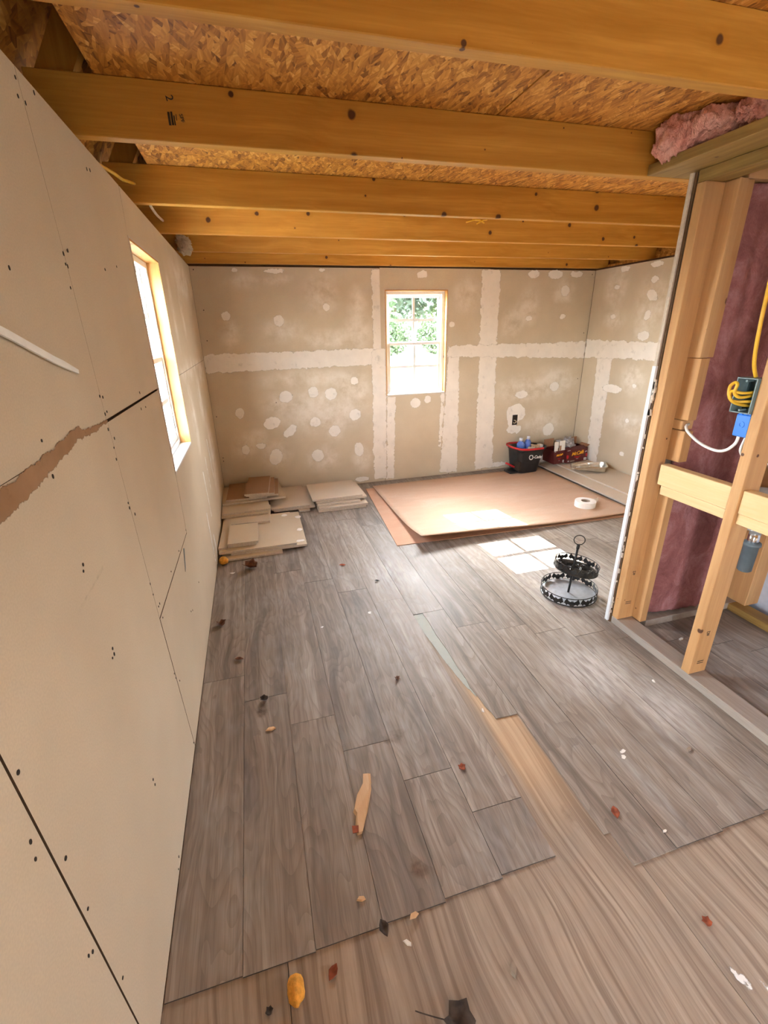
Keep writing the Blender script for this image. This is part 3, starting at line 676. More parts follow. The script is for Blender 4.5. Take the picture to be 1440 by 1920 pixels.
for (y, z) in SCREW:
    ra = rr.uniform(0.0022, 0.0038); rb = rr.uniform(0.0030, 0.0048)
    b.prism([(y+ra*math.cos(k*math.pi/4), z+rb*math.sin(k*math.pi/4)) for k in range(8)], 0.0001, 0.0011, MY)
tag(b.build('screw_heads', 'gap_dark', wall_left), kind='stuff')
b = MB()
for (x, z) in [(0.03, 1.89), (0.06, 1.6), (0.05, 1.37), (0.03, 0.75), (0.03, 0.38), (0.03, 0.35), (0.55, 0.84), (3.69, 1.88), (3.68, 1.35), (3.68, 0.9)]:
    b.prism([(x+0.004*math.cos(k*math.pi/4), z+0.005*math.sin(k*math.pi/4)) for k in range(8)], 0.0001, 0.0015, MX)
tag(b.build('screw_heads', 'gap_dark', wall_back), kind='stuff')
# outlet cut-outs
MB().prism([(1.905, 0.578), (1.925, 0.57), (1.875, 0.508), (1.85, 0.495)], 0.0001, 0.0012, MY).build('outlet_cutout', 'box_grey', wall_left)
b = MB()
for lo, hi in (((2.942, D-0.004, 0.462), (2.947, D-0.0005, 0.568)), ((2.995, D-0.004, 0.462), (3.000, D-0.0005, 0.568)), ((2.947, D-0.004, 0.462), (2.995, D-0.0005, 0.467)), ((2.947, D-0.004, 0.563), (2.995, D-0.0005, 0.568))): b.box(lo, hi)
ob = b.build('outlet_box', 'black_plastic', wall_back)
MB().box((2.947, D-0.0022, 0.467), (2.995, D-0.0012, 0.563)).build('box_back', 'gap_dark', ob)
MB().tube(cablepath([(2.955, D-0.002, 0.49), (2.968, D-0.008, 0.482), (2.985, D-0.008, 0.495), (2.975, D-0.008, 0.51), (2.96, D-0.004, 0.512)]), 0.004, 6).build('wire', 'kraft_wool', ob, True)

# ---- loft deck (OSB) and the roof space over the walls
ceiling = struct(empty('ceiling', (0, 0, ZT)))
edges_x = [0.062, 1.243, 2.462, W+0.1]; edges_y = [YB-0.1, 1.04, 2.26, 3.48, D+0.1]
for i in range(3):
    for j in range(4):
        o = MB().box((edges_x[i]+0.003, edges_y[j]+0.001, ZT), (edges_x[i+1]-0.003, edges_y[j+1]-0.001, ZT+0.018)).build('osb_panel', 'osb', None)
        child(o, ceiling)
child(MB().box((0.055, YB-0.1, ZT+0.019), (W+0.1, D+0.1, ZT+0.03)).build('deck_backing', 'gap_dark', None), ceiling)
rf = MB()
rf.prism([(-0.20, 1.95), (0.55, 3.2), (0.55, 3.25), (-0.26, 1.95)], 0, D-YB+0.25, Matrix(((1, 0, 0, 0), (0, 0, 1, YB-0.12), (0, 1, 0, 0), (0, 0, 0, 1))))
rf.prism([(0.55, 3.2), (W/2, 3.75), (W-0.55, 3.2), (W-0.55, 3.25), (W/2, 3.8), (0.55, 3.25)], 0, D-YB+0.25, Matrix(((1, 0, 0, 0), (0, 0, 1, YB-0.12), (0, 1, 0, 0), (0, 0, 0, 1))))
rf.prism([(W+0.20, 1.95), (W+0.26, 1.95), (W-0.55, 3.25), (W-0.55, 3.2)], 0, D-YB+0.25, Matrix(((1, 0, 0, 0), (0, 0, 1, YB-0.12), (0, 1, 0, 0), (0, 0, 0, 1))))
rf.box((-0.26, YB-0.12, 1.93), (-0.10, D+0.13, 1.96)); rf.box((W+0.10, YB-0.12, 1.93), (W+0.26, D+0.13, 1.96))
roof = struct(rf.build('roof_underside', 'osb'))
gb = MB()
for yy in (YB-0.12, D+0.115):
    gb.prism([(-0.22, 1.931), (W+0.22, 1.931), (W-0.53, 3.24), (W/2, 3.78), (0.53, 3.24)], 0, 0.02, Matrix(((1, 0, 0, 0), (0, 0, 1, yy), (0, 1, 0, 0), (0, 0, 0, 1))))
struct(gb.build('wall_gable', 'sheath_dark'))

# ---- joists
JY = [(1.067, 'nearest joist, crossing the very top of the photo'), (1.680, 'second joist from the camera, stamped with black grade marks'),
      (2.395, 'third joist from the camera, with big round dark knots'), (3.018, 'fourth joist from the camera, with a yellow tie hanging from it'),
      (3.622, 'fifth joist from the camera, with diagonal dark streaks'), (4.190, 'last joist, tight against the far wall')]
joists = []
for k, (y, lab) in enumerate(JY):
    o = MB().box((-0.10, y, ZJ), (W+0.10, y+0.038, ZT-0.001), 0.002).build('ceiling_joist', 'spruce_x')
    joists.append(tag(o, 'spruce '+lab, 'joist', 'ceiling joists'))
# grade stamp on the second joist, pencil marks
MJ = Matrix(((1, 0, 0, 0), (0, 0, 1, 1.6788), (0, 1, 0, 0), (0, 0, 0, 1)))
j2 = joists[1]
rot = lambda x, z, a: Matrix(((1, 0, 0, x), (0, 0, -1, 1.6792), (0, 1, 0, z), (0, 0, 0, 1))) @ Matrix.Rotation(R(a), 4, 'Z')
lettering('2', 0.028, 'ink', j2, rot(0.243, 2.028, -80), name='grade_stamp')
for dx, dz, w_, h_ in ((0.0, 0.0, 0.006, 0.030), (0.008, 0.001, 0.005, 0.030), (0.015, -0.003, 0.003, 0.022), (0.021, 0.004, 0.002, 0.014)):
    MB().box((0.232+dx, 1.6790, 1.982+dz-h_/2), (0.232+dx+w_, 1.6798, 1.982+dz+h_/2)).build('grade_stamp', 'ink', j2)
lettering('SPF', 0.014, 'ink', j2, rot(0.268, 1.985, -80), name='grade_stamp')
# rafters standing beside the joists in the eaves, and blocking between them on the left wall top
for k, (y, nm) in enumerate(((1.107, 'nearest'), (1.720, 'second'), (2.435, 'third'), (3.058, 'fourth'))):
    o = MB().prism([(-0.15, 1.962), (-0.06, 1.962), (0.56, 3.02), (0.53, 3.12)], 0, 0.038, Matrix(((1, 0, 0, 0), (0, 0, 1, y), (0, 1, 0, 0), (0, 0, 0, 1)))).build('rafter', 'spruce_z')
    tag(o, nm+' sloping rafter in the dark gap above the left wall', 'rafter', 'rafters over the left wall')
tp = struct(MB().box((-0.105, YB, 1.9165), (-0.0135, D, 1.9295)).build('trim_1', 'spruce_y'))

# ---- windows
def window(n, plane_axis, hole, name):
    """single-hung white window with 2x2 grilles in each sash; built with a = along wall, n = outward depth, b = height"""
    a0, a1, z0, z1 = hole
    root = struct(empty(name, (0, 0, 0)))
    if plane_axis == 'x': cv = lambda a, t, z: (a, D+t, z)
    else: cv = lambda a, t, z: (-t, a, z)
    def bx(b, la, lt, lz, ha, ht, hz, bev=0.0):
        p, q = cv(la, lt, lz), cv(ha, ht, hz)
        b.box(tuple(min(i, j) for i, j in zip(p, q)), tuple(max(i, j) for i, j in zip(p, q)), bev)
    # rough wood jambs
    jm = {'x': ('jamb_z', 'jamb_x'), 'y': ('jamb_z', 'jamb_y')}[plane_axis]
    th = 0.008
    for (la, ha, lz, hz, m) in ((a0, a0+th, z0, z1, jm[0]), (a1-th, a1, z0, z1, jm[0]), (a0+th, a1-th, z1-th, z1, jm[1]), (a0+th, a1-th, z0, z0+th, 'vinyl_white')):
        b = MB(); bx(b, la, -0.002, lz, ha, 0.11, hz); b.build('jamb', m, root)
    # white raw drywall edge around the opening
    e = 0.007
    for (la, ha, lz, hz) in ((a0-e, a0, z0-e, z1+e), (a1, a1+e, z0-e, z1+e), (a0, a1, z1, z1+e), (a0, a1, z0-e, z0)):
        b = MB(); bx(b, la, -0.0022, lz, ha, 0.006, hz); b.build('plaster_edge', 'gypsum', root)
    # vinyl frame
    a0 += th; a1 -= th; z0 += th; z1 -= th
    fw = 0.028; t0, t1 = 0.052, 0.108
    for (la, ha, lz, hz) in ((a0, a0+fw, z0, z1), (a1-fw, a1, z0, z1), (a0+fw, a1-fw, z1-fw, z1), (a0+fw, a1-fw, z0, z0+fw)):
        b = MB(); bx(b, la, t0, lz, ha, t1, hz, 0.002); b.build('window_frame', 'vinyl_white', root)
    zi0, zi1 = z0+fw, z1-fw; zm = (zi0+zi1)/2; ai0, ai1 = a0+fw, a1-fw
    for (s0, s1, tt) in ((zi0, zm+0.014, 0.058), (zm-0.006, zi1, 0.082)):
        sash = empty('sash'); sash.parent = root
        sw = 0.024
        for (la, ha, lz, hz) in ((ai0, ai0+sw, s0, s1), (ai1-sw, ai1, s0, s1), (ai0+sw, ai1-sw, s1-sw, s1), (ai0+sw, ai1-sw, s0, s0+sw)):
            b = MB(); bx(b, la, tt, lz, ha, tt+0.022, hz, 0.0015); b.build('sash_rail', 'vinyl_white', sash)
        am = (ai0+ai1)/2; mz = (s0+s1)/2; mw = 0.0115
        b = MB(); bx(b, am-mw, tt+0.006, s0+sw, am+mw, tt+0.016, s1-sw); b.build('muntin', 'vinyl_white', sash)
        b = MB(); bx(b, ai0+sw, tt+0.0065, mz-mw, ai1-sw, tt+0.0155, mz+mw); b.build('muntin', 'vinyl_white', sash)
        for (pa, pb) in ((ai0+sw, am-mw), (am+mw, ai1-sw)):
            for (pc, pd) in ((s0+sw, mz-mw), (mz+mw, s1-sw)):
                b = MB(); bx(b, pa, tt+0.0095, pc, pb, tt+0.0125, pd); b.build('pane', 'glass', sash)
    return root
window(1, 'x', BWIN, 'window_1')
window(2, 'y', LWIN, 'window_2')

# ================================================================== STUD PARTITION (right foreground)
PX0, PX1 = 2.000, 2.089
sw_ = empty('stud_partition', (2.0, 1.2, 0)); tag(sw_, 'open stud wall of bare lumber on the right, without drywall', 'stud wall')
def part(lo, hi, name, mat, bev=0.002, parent=sw_):
    return child(MB().box(lo, hi, bev).build(name, mat), parent)
part((PX0, -0.2, 0.0005), (PX1, 1.578, 0.038), 'bottom_plate', 'old_plate_y')
st = part((PX0, 1.540, 0.0385), (PX1, 1.578, 1.890), 'stud', 'stud_z')
sn = part((PX0, 1.128, 0.0385), (PX1, 1.166, 1.890), 'stud', 'stud_z')
part((PX0, 0.50, 0.0385), (PX1, 0.538, 1.890), 'stud', 'stud_z')
# corner post beside the end stud: long pieces and short spacer blocks
part((2.090, 1.489, 0.0385), (2.128, 1.578, 0.733), 'stud', 'stud_z')
part((2.090, 1.478, 0.866), (2.135, 1.577, 1.000), 'spacer_block', 'block_z')
part((2.090, 1.500, 1.003), (2.150, 1.577, 1.042), 'spacer_block', 'stud_z')
part((2.090, 1.478, 1.045), (2.135, 1.577, 1.291), 'spacer_block', 'block_z')
part((2.090, 1.486, 1.293), (2.130, 1.577, 1.890), 'stud', 'stud_z')
part((2.131, 1.492, 1.293), (2.165, 1.577, 1.890), 'stud', 'block_z')
# horizontal blocking
part((2.010, 1.167, 0.776), (2.052, 1.488, 0.864), 'blocking', 'stud_y')
part((2.014, 1.167, 0.735), (2.056, 1.470, 0.775), 'blocking', 'stud_y')
part((2.010, 0.539, 0.776), (2.052, 1.127, 0.864), 'blocking', 'stud_y')
part((2.014, 0.539, 0.735), (2.056, 1.127, 0.775), 'blocking', 'stud_y')
# top plates
part((1.866, -0.2, 1.9305), (2.10, 1.679, 1.964), 'top_plate', 'treated_y')
part((PX0, -0.2, 1.891), (PX1, 1.578, 1.930), 'top_plate', 'treated_y')
# lumber stamps
def stamp(body, size, x, y, z, ang, par):
    M = Matrix(((1, 0, 0, x), (0, 0, -1, y), (0, 1, 0, z), (0, 0, 0, 1))) @ Matrix.Rotation(R(ang), 4, 'Z')
    me = text_mesh(body, size); me.transform(M); me.materials.clear(); me.materials.append(MAT['ink'])
    o = bpy.data.objects.new('grade_stamp', me); COL.objects.link(o); o.parent = par
    o.matrix_parent_inverse = Matrix.Identity(4); return o
for s_, yy in ((st, 1.5396), (sn, 1.1276)):
    o = stamp('#2', 0.022, 2.045, yy, 0.30 if s_ is st else 0.24, 90, s_); o.matrix_parent_inverse = Matrix.Translation(sw_.location).inverted()
    o.matrix_parent_inverse = s_.matrix_world.inverted() if False else Matrix.Identity(4)
    for q in (0, 1):
        m_ = MB().box((2.030, yy-0.0006, 0.125+0.010*q if s_ is st else 0.088+0.010*q), (2.062, yy-0.0001, 0.128+0.010*q if s_ is st else 0.091+0.010*q)).build('grade_stamp', 'ink', s_)

# drywall on the bedroom side of the bathroom wall: only its raw edge shows
wp = struct(MB().box((1.996, 1.592, 0.0), (W, 1.604, 1.925)).build('wall_partition', 'paper_back'))
MB().box((1.985, 1.588, 0.006), (1.9958, 1.606, 1.26)).build('corner_bead', 'vinyl_white', wp)
MB().box((1.989, 1.590, 1.262), (1.9958, 1.605, 1.925)).build('raw_edge', 'gypsum', wp)
MB().box((1.9965, 1.579, 0.0), (1.9998, 1.5915, 1.925)).build('shade_strip', 'sheath_dark', wp)  # solid dark strip painted in for the shadow gap beside the stud
rr = random.Random(5)
b = MB()
for k in range(26):
    z = 0.05+rr.random()*1.15; s_ = rr.uniform(0.002, 0.007)
    b.box((1.992, 1.585-s_, z), (1.992+s_, 1.592, z+rr.uniform(0.006, 0.03)))
for k in range(14):
    z = rr.uniform(1.05, 1.20); s_ = rr.uniform(0.004, 0.009)
    b.box((1.988, 1.583-s_, z), (1.988+s_*1.2, 1.592, z+rr.uniform(0.006, 0.02)))
tag(b.build('torn_gypsum', 'gypsum', wp), kind='stuff')

# bathroom beyond the studs
XR = 2.72
bw = empty('bathroom_framing', (2.4, 1.5, 0)); tag(bw, 'dark lumber framing around the insulated bathroom bay behind the open studs', 'framing')
part((2.129, 1.489, 0.0005), (2.80, 1.578, 0.038), 'bottom_plate', 'old_plate_y', parent=bw)
part((2.66, -0.2, 0.0005), (2.74, 1.488, 0.038), 'bottom_plate', 'treated_y', parent=bw)
part((2.71, 1.440, 0.0385), (2.80, 1.588, 1.890), 'stud', 'stud_z', parent=bw)
part((2.129, 1.489, 1.891), (2.80, 1.578, 1.929), 'top_plate', 'stud_x', parent=bw)
wall_bath = struct(MB().box((2.802, -0.2, 0.0), (2.815, 1.588, 1.92)).build('wall_bathroom', 'shower_panel'))
for a in range(-1, 4):
    MB().box((2.8005, a*0.4+0.002, 0.05), (2.8018, a*0.4+0.398, 1.92), 0.001).build('panel', 'shower_panel', wall_bath)

# insulation batt filling the bay
def batt():
    b = MB(); x1, z0, z1 = 2.706, 0.056, 1.886
    def fn(u, v):
        z = z0+(z1-z0)*v; x0 = 2.140 if z < 1.28 else 2.170; x = x0+(x1-x0)*u
        e = min(u, 1-u)*(x1-x0); bul = 0.035*(1-math.exp(-e/0.05))
        n = mnoise.fractal(Vector((x*5, z*4, 1.3)), 0.8, 2.0, 5)*0.016 + mnoise.noise(Vector((x*2, z*1.6, 7)))*0.014
        ys = 1.545-bul+n
        if v == 0: z -= 0.015*mnoise.noise(Vector((x*30, 0, 0)))+0.012*mnoise.noise(Vector((x*9, 3, 0)))
        return Vector((x, min(ys, 1.56), max(z, 0.041)))
    b.grid(fn, 46, 130)
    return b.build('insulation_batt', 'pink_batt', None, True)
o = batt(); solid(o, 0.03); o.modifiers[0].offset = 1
tag(o, 'pink fibreglass insulation batt filling the wall bay behind the open studs', 'insulation')

# pink wool pushed onto the top plate
def wool(name, path, radii, seed, mat, label):
    b = MB(); P = cablepath(path, 24); n = len(P)
    rad = []
    for i in range(n):
        t = i/(n-1)*(len(radii)-1); k = int(min(t, len(radii)-2)); rad.append(radii[k]+(radii[k+1]-radii[k])*(t-k))
    b.tube(P, rad, 64)
    for v in b.bm.verts:
        q = v.co*17+Vector((seed, 0, 0))
        d = mnoise.fractal(q, 0.6, 2.0, 6)*0.030
        i = min(range(n), key=lambda k: (P[k]-v.co).length_squared)
        dr = (v.co-P[i]); 
        if dr.length > 1e-6: v.co += dr.normalized()*d
        v.co.z = min(v.co.z, ZT-0.002)
        if 1.86 < v.co.x < 2.11 and v.co.z < 1.966: v.co.z = 1.966
        v.co.y = min(v.co.y, 1.676) if (v.co.x > 1 and v.co.z > ZJ-0.01) else v.co.y
        if v.co.x < 1: v.co.y = min(max(v.co.y, 3.535), 3.617); v.co.z = max(v.co.z, 1.932) if v.co.x < 0 else v.co.z
    return tag(b.build(name, mat, None, True), label, 'insulation', 'loose pink insulation')
wool('insulation_clump', [(1.835, 1.625, 2.005), (1.85, 1.58, 2.012), (1.90, 1.53, 2.018), (1.93, 1.45, 2.020), (1.96, 1.38, 2.025)], [0.018, 0.060, 0.056, 0.050, 0.02], 1.0, 'pink_wool', 'torn clump of pink insulation hanging off the end of the top plate')
wool('insulation_clump', [(1.905, 1.385, 2.012), (1.93, 1.33, 2.016), (1.95, 1.27, 2.018), (1.97, 1.20, 2.020)], [0.025, 0.038, 0.036, 0.025], 4.0, 'pink_wool', 'smaller roll of pink insulation beside the torn clump on the top plate')
wool('insulation_clump', [(1.90, 1.275, 2.010), (1.93, 1.21, 2.016), (1.96, 1.13, 2.020), (1.98, 1.02, 2.020)], [0.022, 0.045, 0.046, 0.04], 9.0, 'pink_wool', 'pale pink insulation roll at the right edge of the photo above the plate')
wool('insulation_tuft', [(0.03, 3.56, 1.925), (0.05, 3.58, 1.955), (0.06, 3.595, 2.0)], [0.03, 0.05, 0.03], 2.0, 'kraft_wool', 'cream tuft of insulation stuffed between the joists above the left wall')

# electrical boxes on the near stud
gbx = empty('junction_box', (2.0, 1.2, 1.19)); tag(gbx, 'dark grey open wiring box with looped yellow wires on the stud', 'wiring box')
y0_, y1_, zb_, zt_ = 1.167, 1.238, 1.128, 1.246
b = MB()
for lo, hi in (((1.988, y0_, zb_), (2.045, y0_+0.004, zt_)), ((1.988, y1_-0.004, zb_), (2.045, y1_, zt_)), ((1.988, y0_+0.004, zb_), (2.045, y1_-0.004, zb_+0.004)), ((1.988, y0_+0.004, zt_-0.004), (2.045, y1_-0.004, zt_))): b.box(lo, hi, 0.0008)
child(b.build('shell', 'box_grey_rim'), gbx)
child(MB().box((2.040, y0_+0.004, zb_+0.004), (2.044, y1_-0.004, zt_-0.004)).build('back_plate', 'box_grey'), gbx)
for z in (zt_-0.010, zb_+0.010):
    child(MB().tube([(1.987, (y0_+y1_)/2, z), (2.02, (y0_+y1_)/2, z)], 0.004, 10).build('screw_boss', 'box_grey_rim'), gbx)
child(MB().tube(cablepath([(2.035, 1.20, 1.15), (2.0, 1.215, 1.155), (1.975, 1.228, 1.168), (1.968, 1.238, 1.19), (1.972, 1.243, 1.215), (1.98, 1.235, 1.228), (1.975, 1.222, 1.222), (1.972, 1.222, 1.195), (1.99, 1.21, 1.18), (2.03, 1.19, 1.19)]), 0.0055, 8).build('yellow_wire', 'yellow_cable', None, True), gbx)
child(MB().tube(cablepath([(2.035, 1.185, 1.20), (1.99, 1.205, 1.195), (1.97, 1.232, 1.20), (1.975, 1.236, 1.178), (1.985, 1.225, 1.165), (2.035, 1.178, 1.168)]), 0.005, 8).build('yellow_wire', 'yellow_cable', None, True), gbx)
bbx = empty('outlet_box', (2.0, 1.19, 1.08)); tag(bbx, 'bright blue plastic outlet box on the stud below the grey box', 'outlet box')
child(MB().box((2.005, 1.167, 1.045), (2.065, 1.220, 1.122), 0.003).build('shell', 'box_blue'), bbx)
child(MB().lathe([(0.0, 0.0), (0.006, 0.0), (0.006, 0.0015), (0.011, 0.0015), (0.011, 0.0)], 18, M=Matrix.Translation((2.0048, 1.194, 1.088)) @ Matrix.Rotation(R(-90), 4, 'Y')).build('knockout', 'box_blue'), bbx)
for k in range(3):
    child(MB().box((2.006, 1.172+0.016*k, 1.1222), (2.03, 1.182+0.016*k, 1.128), 0.001).build('clamp_tab', 'box_blue'), bbx)
tag(MB().tube(cablepath([(2.125, 1.50, 1.026), (2.085, 1.475, 1.024), (2.06, 1.44, 1.010), (2.035, 1.36, 0.985), (2.02, 1.28, 0.975), (2.016, 1.235, 0.985), (2.018, 1.208, 1.015), (2.022, 1.205, 1.044)]), 0.0055, 8).build('white_cable', 'white_cable', None, True), 'white cable sagging from the post to the blue outlet box', 'cable')
tag(MB().tube(cablepath([(2.03, 1.183, 1.044), (2.025, 1.185, 1.02), (2.022, 1.184, 0.995), (2.04, 1.18, 0.965), (2.06, 1.19, 0.93)]), 0.0055, 8).build('white_cable', 'white_cable', None, True), 'short white cable hanging behind the stud under the blue outlet box', 'cable')
tag(MB().tube(cablepath([(2.04, 1.26, 1.885), (2.02, 1.245, 1.70), (1.99, 1.215, 1.52), (1.985, 1.205, 1.40), (2.00, 1.205, 1.30), (2.02, 1.20, 1.248)]), 0.006, 8).build('yellow_cable', 'yellow_cable', None, True), 'yellow electrical cable dropping into the grey wiring box', 'cable')
tag(MB().tube(cablepath([(2.10, 1.14, 0.955), (2.108, 1.13, 0.94), (2.112, 1.12, 0.92), (2.12, 1.10, 0.905), (2.15, 1.05, 0.89), (2.2, 0.98, 0.88)]), 0.006, 8).build('supply_pipe', 'chrome', None, True), 'curved silver supply pipe above the blocking beside the stud', 'pipe')
# hand basin and its drain, seen between the studs
bs = empty('hand_basin', (2.37, 1.29, 0.60)); tag(bs, 'pale hand basin behind the blocking, only its underside and drain showing', 'basin')
M_ = Matrix.Translation((2.37, 1.29, 0.60)) @ Matrix.Diagonal((1.0, 0.85, 1.0, 1.0))
child(MB().lathe([(0.0, 0.0), (0.05, 0.002), (0.11, 0.02), (0.16, 0.06), (0.18, 0.12), (0.19, 0.13), (0.185, 0.135), (0.17, 0.12), (0.15, 0.07), (0.10, 0.035), (0.0, 0.02)], 36, M=M_).build('bowl', 'ceramic', None, True), bs)
child(MB().lathe([(0.0, 0.0), (0.021, 0.0), (0.021, -0.075), (0.0, -0.075)], 20, (2.325, 1.25, 0.606)).build('drain_stub', 'chrome', None, True), bs)
child(MB().lathe([(0.0, 0.0), (0.032, 0.0), (0.034, -0.012), (0.028, -0.016), (0.027, -0.13), (0.022, -0.135), (0.0, -0.135)], 20, (2.325, 1.25, 0.556)).build('drain_pipe', 'drain_grey', None, True), bs)

# ================================================================== THINGS ON THE FLOOR
# ---- drywall offcuts stacked in the far left corner
TS = 0.0172
offcuts = [   # name, front-left xy, width, angle, depth, layer, paper, label
 ((0.029, 2.890), 0.40, 1.5, 0.42, 0, 'paper', 'lowest tan drywall offcut at the front of the stack, on the floor'),
 ((0.087, 2.935), 0.515, -0.3, 0.64, 1, 'paper', 'wide tan drywall offcut with white compound dabs along its right side'),
 ((0.012, 2.938), 0.520, -0.2, 0.61, 2, 'paper', 'large tan drywall offcut lying on the dabbed sheet'),
 ((0.008, 2.975), 0.058, -2.0, 0.42, 3, 'paper', 'narrow tan drywall sliver against the left wall'),
 ((0.070, 2.992), 0.188, 0.0, 0.33, 3, 'paper', 'lower of the two small tan drywall squares at the front of the stack'),
 ((0.070, 2.985), 0.204, -0.8, 0.335, 4, 'paper', 'upper of the two small tan drywall squares at the front of the stack'),
 ((0.023, 3.390), 0.345, -4.0, 0.36, 3, 'paper', 'chipped tan drywall offcut low in the middle of the stack'),
 ((0.004, 3.515), 0.357, -0.5, 0.34, 4, 'paper', 'thin tan drywall offcut sandwiched in the middle of the stack'),
 ((0.012, 3.530), 0.372, 2.5, 0.31, 5, 'paper', 'tan drywall offcut on top of the middle of the stack'),
 ((0.010, 3.715), 0.515, 4.0, 0.46, 6, 'paper', 'long tan drywall offcut at the back of the stack, against the far wall'),
 ((0.040, 3.760), 0.330, -1.5, 0.44, 7, 'paper_brown', 'brown-faced drywall offcut on the left under the topmost pieces'),
 ((0.225, 3.750), 0.240, -3.0, 0.44, 8, 'paper_brown', 'third brown-faced drywall offcut from the top of the stack'),
 ((0.200, 3.735), 0.233, -3.0, 0.45, 9, 'paper_brown', 'second brown-faced drywall offcut from the top of the stack'),
 ((0.191, 3.705), 0.194, -4.5, 0.48, 10, 'paper_brown', 'topmost brown-faced drywall offcut of the corner stack'),
 ((0.640, 3.640), 0.055, 3.0, 0.40, 0, 'paper_grey', 'lowest small drywall strip between the two halves of the stack'),
 ((0.410, 3.660), 0.350, 1.4, 0.55, 1, 'paper_grey', 'drywall offcut just under the pale one in the middle'),
 ((0.392, 3.652), 0.322, 1.5, 0.555, 2, 'paper_grey', 'pale drywall offcut in the middle, beside the topmost brown pieces'),
 ((0.775, 3.575), 0.412, -0.1, 0.43, 0, 'paper_grey', 'lowest drywall offcut of the right-hand pile by the far wall'),
 ((0.782, 3.580), 0.425, 0.5, 0.46, 1, 'paper_grey', 'second drywall offcut from the floor in the right-hand pile'),
 ((0.775, 3.630), 0.375, -0.9, 0.43, 2, 'paper_grey', 'middle drywall offcut of the right-hand pile by the far wall'),
 ((0.770, 3.660), 0.448, 1.4, 0.43, 3, 'paper_grey', 'fourth drywall offcut of the right-hand pile, just under its top'),
 ((0.740, 3.668), 0.440, 0.3, 0.44, 4, 'paper_grey', 'topmost drywall offcut of the right-hand pile by the far wall'),
]
# the floor piece between the halves is shifted under the middle pieces
offcut_obj = []
for (fl, w_, ang, dep, lay, pm, lab) in offcuts:
    if lab.startswith('lowest small'): fl, w_ = (0.62, 3.63), 0.09
    b = MB().box((0, 0, 0.0008), (w_, dep, TS-0.0008))
    for f in b.bm.faces:
        f.material_index = 1 if abs(f.normal.z) < 0.5 else 0
    o = b.build('drywall_offcut', None, None, mats=[pm, 'gypsum'])
    o.location = (fl[0], fl[1], lay*TS+0.0006); o.rotation_euler = (0, 0, R(ang))
    tag(o, lab, 'drywall', 'drywall offcuts in the corner'); offcut_obj.append(o)
def dab_local(par, e, mat, z):
    o = dab(PL_FLOOR, e, mat, None, 'compound_dab', 0.012); o.parent = par; o.location.z = z; return o
for e in ((0.475, 0.06, 0.035, 0.020, 0), (0.490, 0.26, 0.022, 0.030, 0), (0.50, 0.52, 0.028, 0.03, 0)): dab_local(offcut_obj[1], e, 'compound_dab', TS)
dab_local(offcut_obj[2], (0.47, 0.54, 0.030, 0.026, 0), 'compound_dab', TS)

# ---- hardboard sheets
b = MB()
def uf(u, v):
    x = 1.215+1.93*u+0.08*v*(1-u); y = 2.765+(4.04-2.765)*v-0.07*u*(1-v)
    return Vector((x, y, 0.0025))
b.grid(uf, 4, 4)
o = b.build('hardboard_sheet', 'hardboard_under'); solid(o, 0.004)
tag(o, 'lower pinkish hardboard sheet flat on the floor, mostly covered', 'hardboard')
b = MB()
def tf(u, v):
    x = 1.372+1.86*u; y = 2.70+(4.085-2.70)*v+0.02*u
    lift = 0.052*math.exp(-(v/0.16)**1.4)*math.exp(-((u-0.12)/0.55)**2) + 0.006*math.sin(u*7+1)*math.exp(-v*3)
    lift += 0.020*math.exp(-(u/0.10))*(1-v)
    return Vector((x, y+0.02*math.exp(-(v/0.15)**2)*0, 0.0075+max(0, lift)))
b.grid(tf, 40, 40)
o = b.build('hardboard_sheet', None, None, True, mats=['hardboard', 'hardboard_edge']); solid(o, 0.0045); o.modifiers[0].material_offset_rim = 1
tag(o, 'upper tan hardboard sheet on the floor with its front edge curling up', 'hardboard')

# ---- long drywall strips by the right wall (tilted up against it)
tilt = R(-6.2)
for (x, y, w_, l_, z, lab) in ((3.262, 2.86, 0.4585, 1.30, 0.012, 'longer lower drywall strip along the right wall, under the foil tray'), (3.395, 3.00, 0.322, 1.20, 0.0405, 'narrower upper drywall strip along the right wall, under the foil tray')):
    b = MB().box((0, 0, 0), (w_, l_, 0.0135))
    for f in b.bm.faces: f.material_index = 1 if abs(f.normal.z) < 0.5 else 0
    o = b.build('drywall_strip', None, None, mats=['paper_grey', 'gypsum']); o.location = (x, y, z); o.rotation_euler = (0, tilt, 0)
    tag(o, lab, 'drywall', 'drywall strips by the right wall')

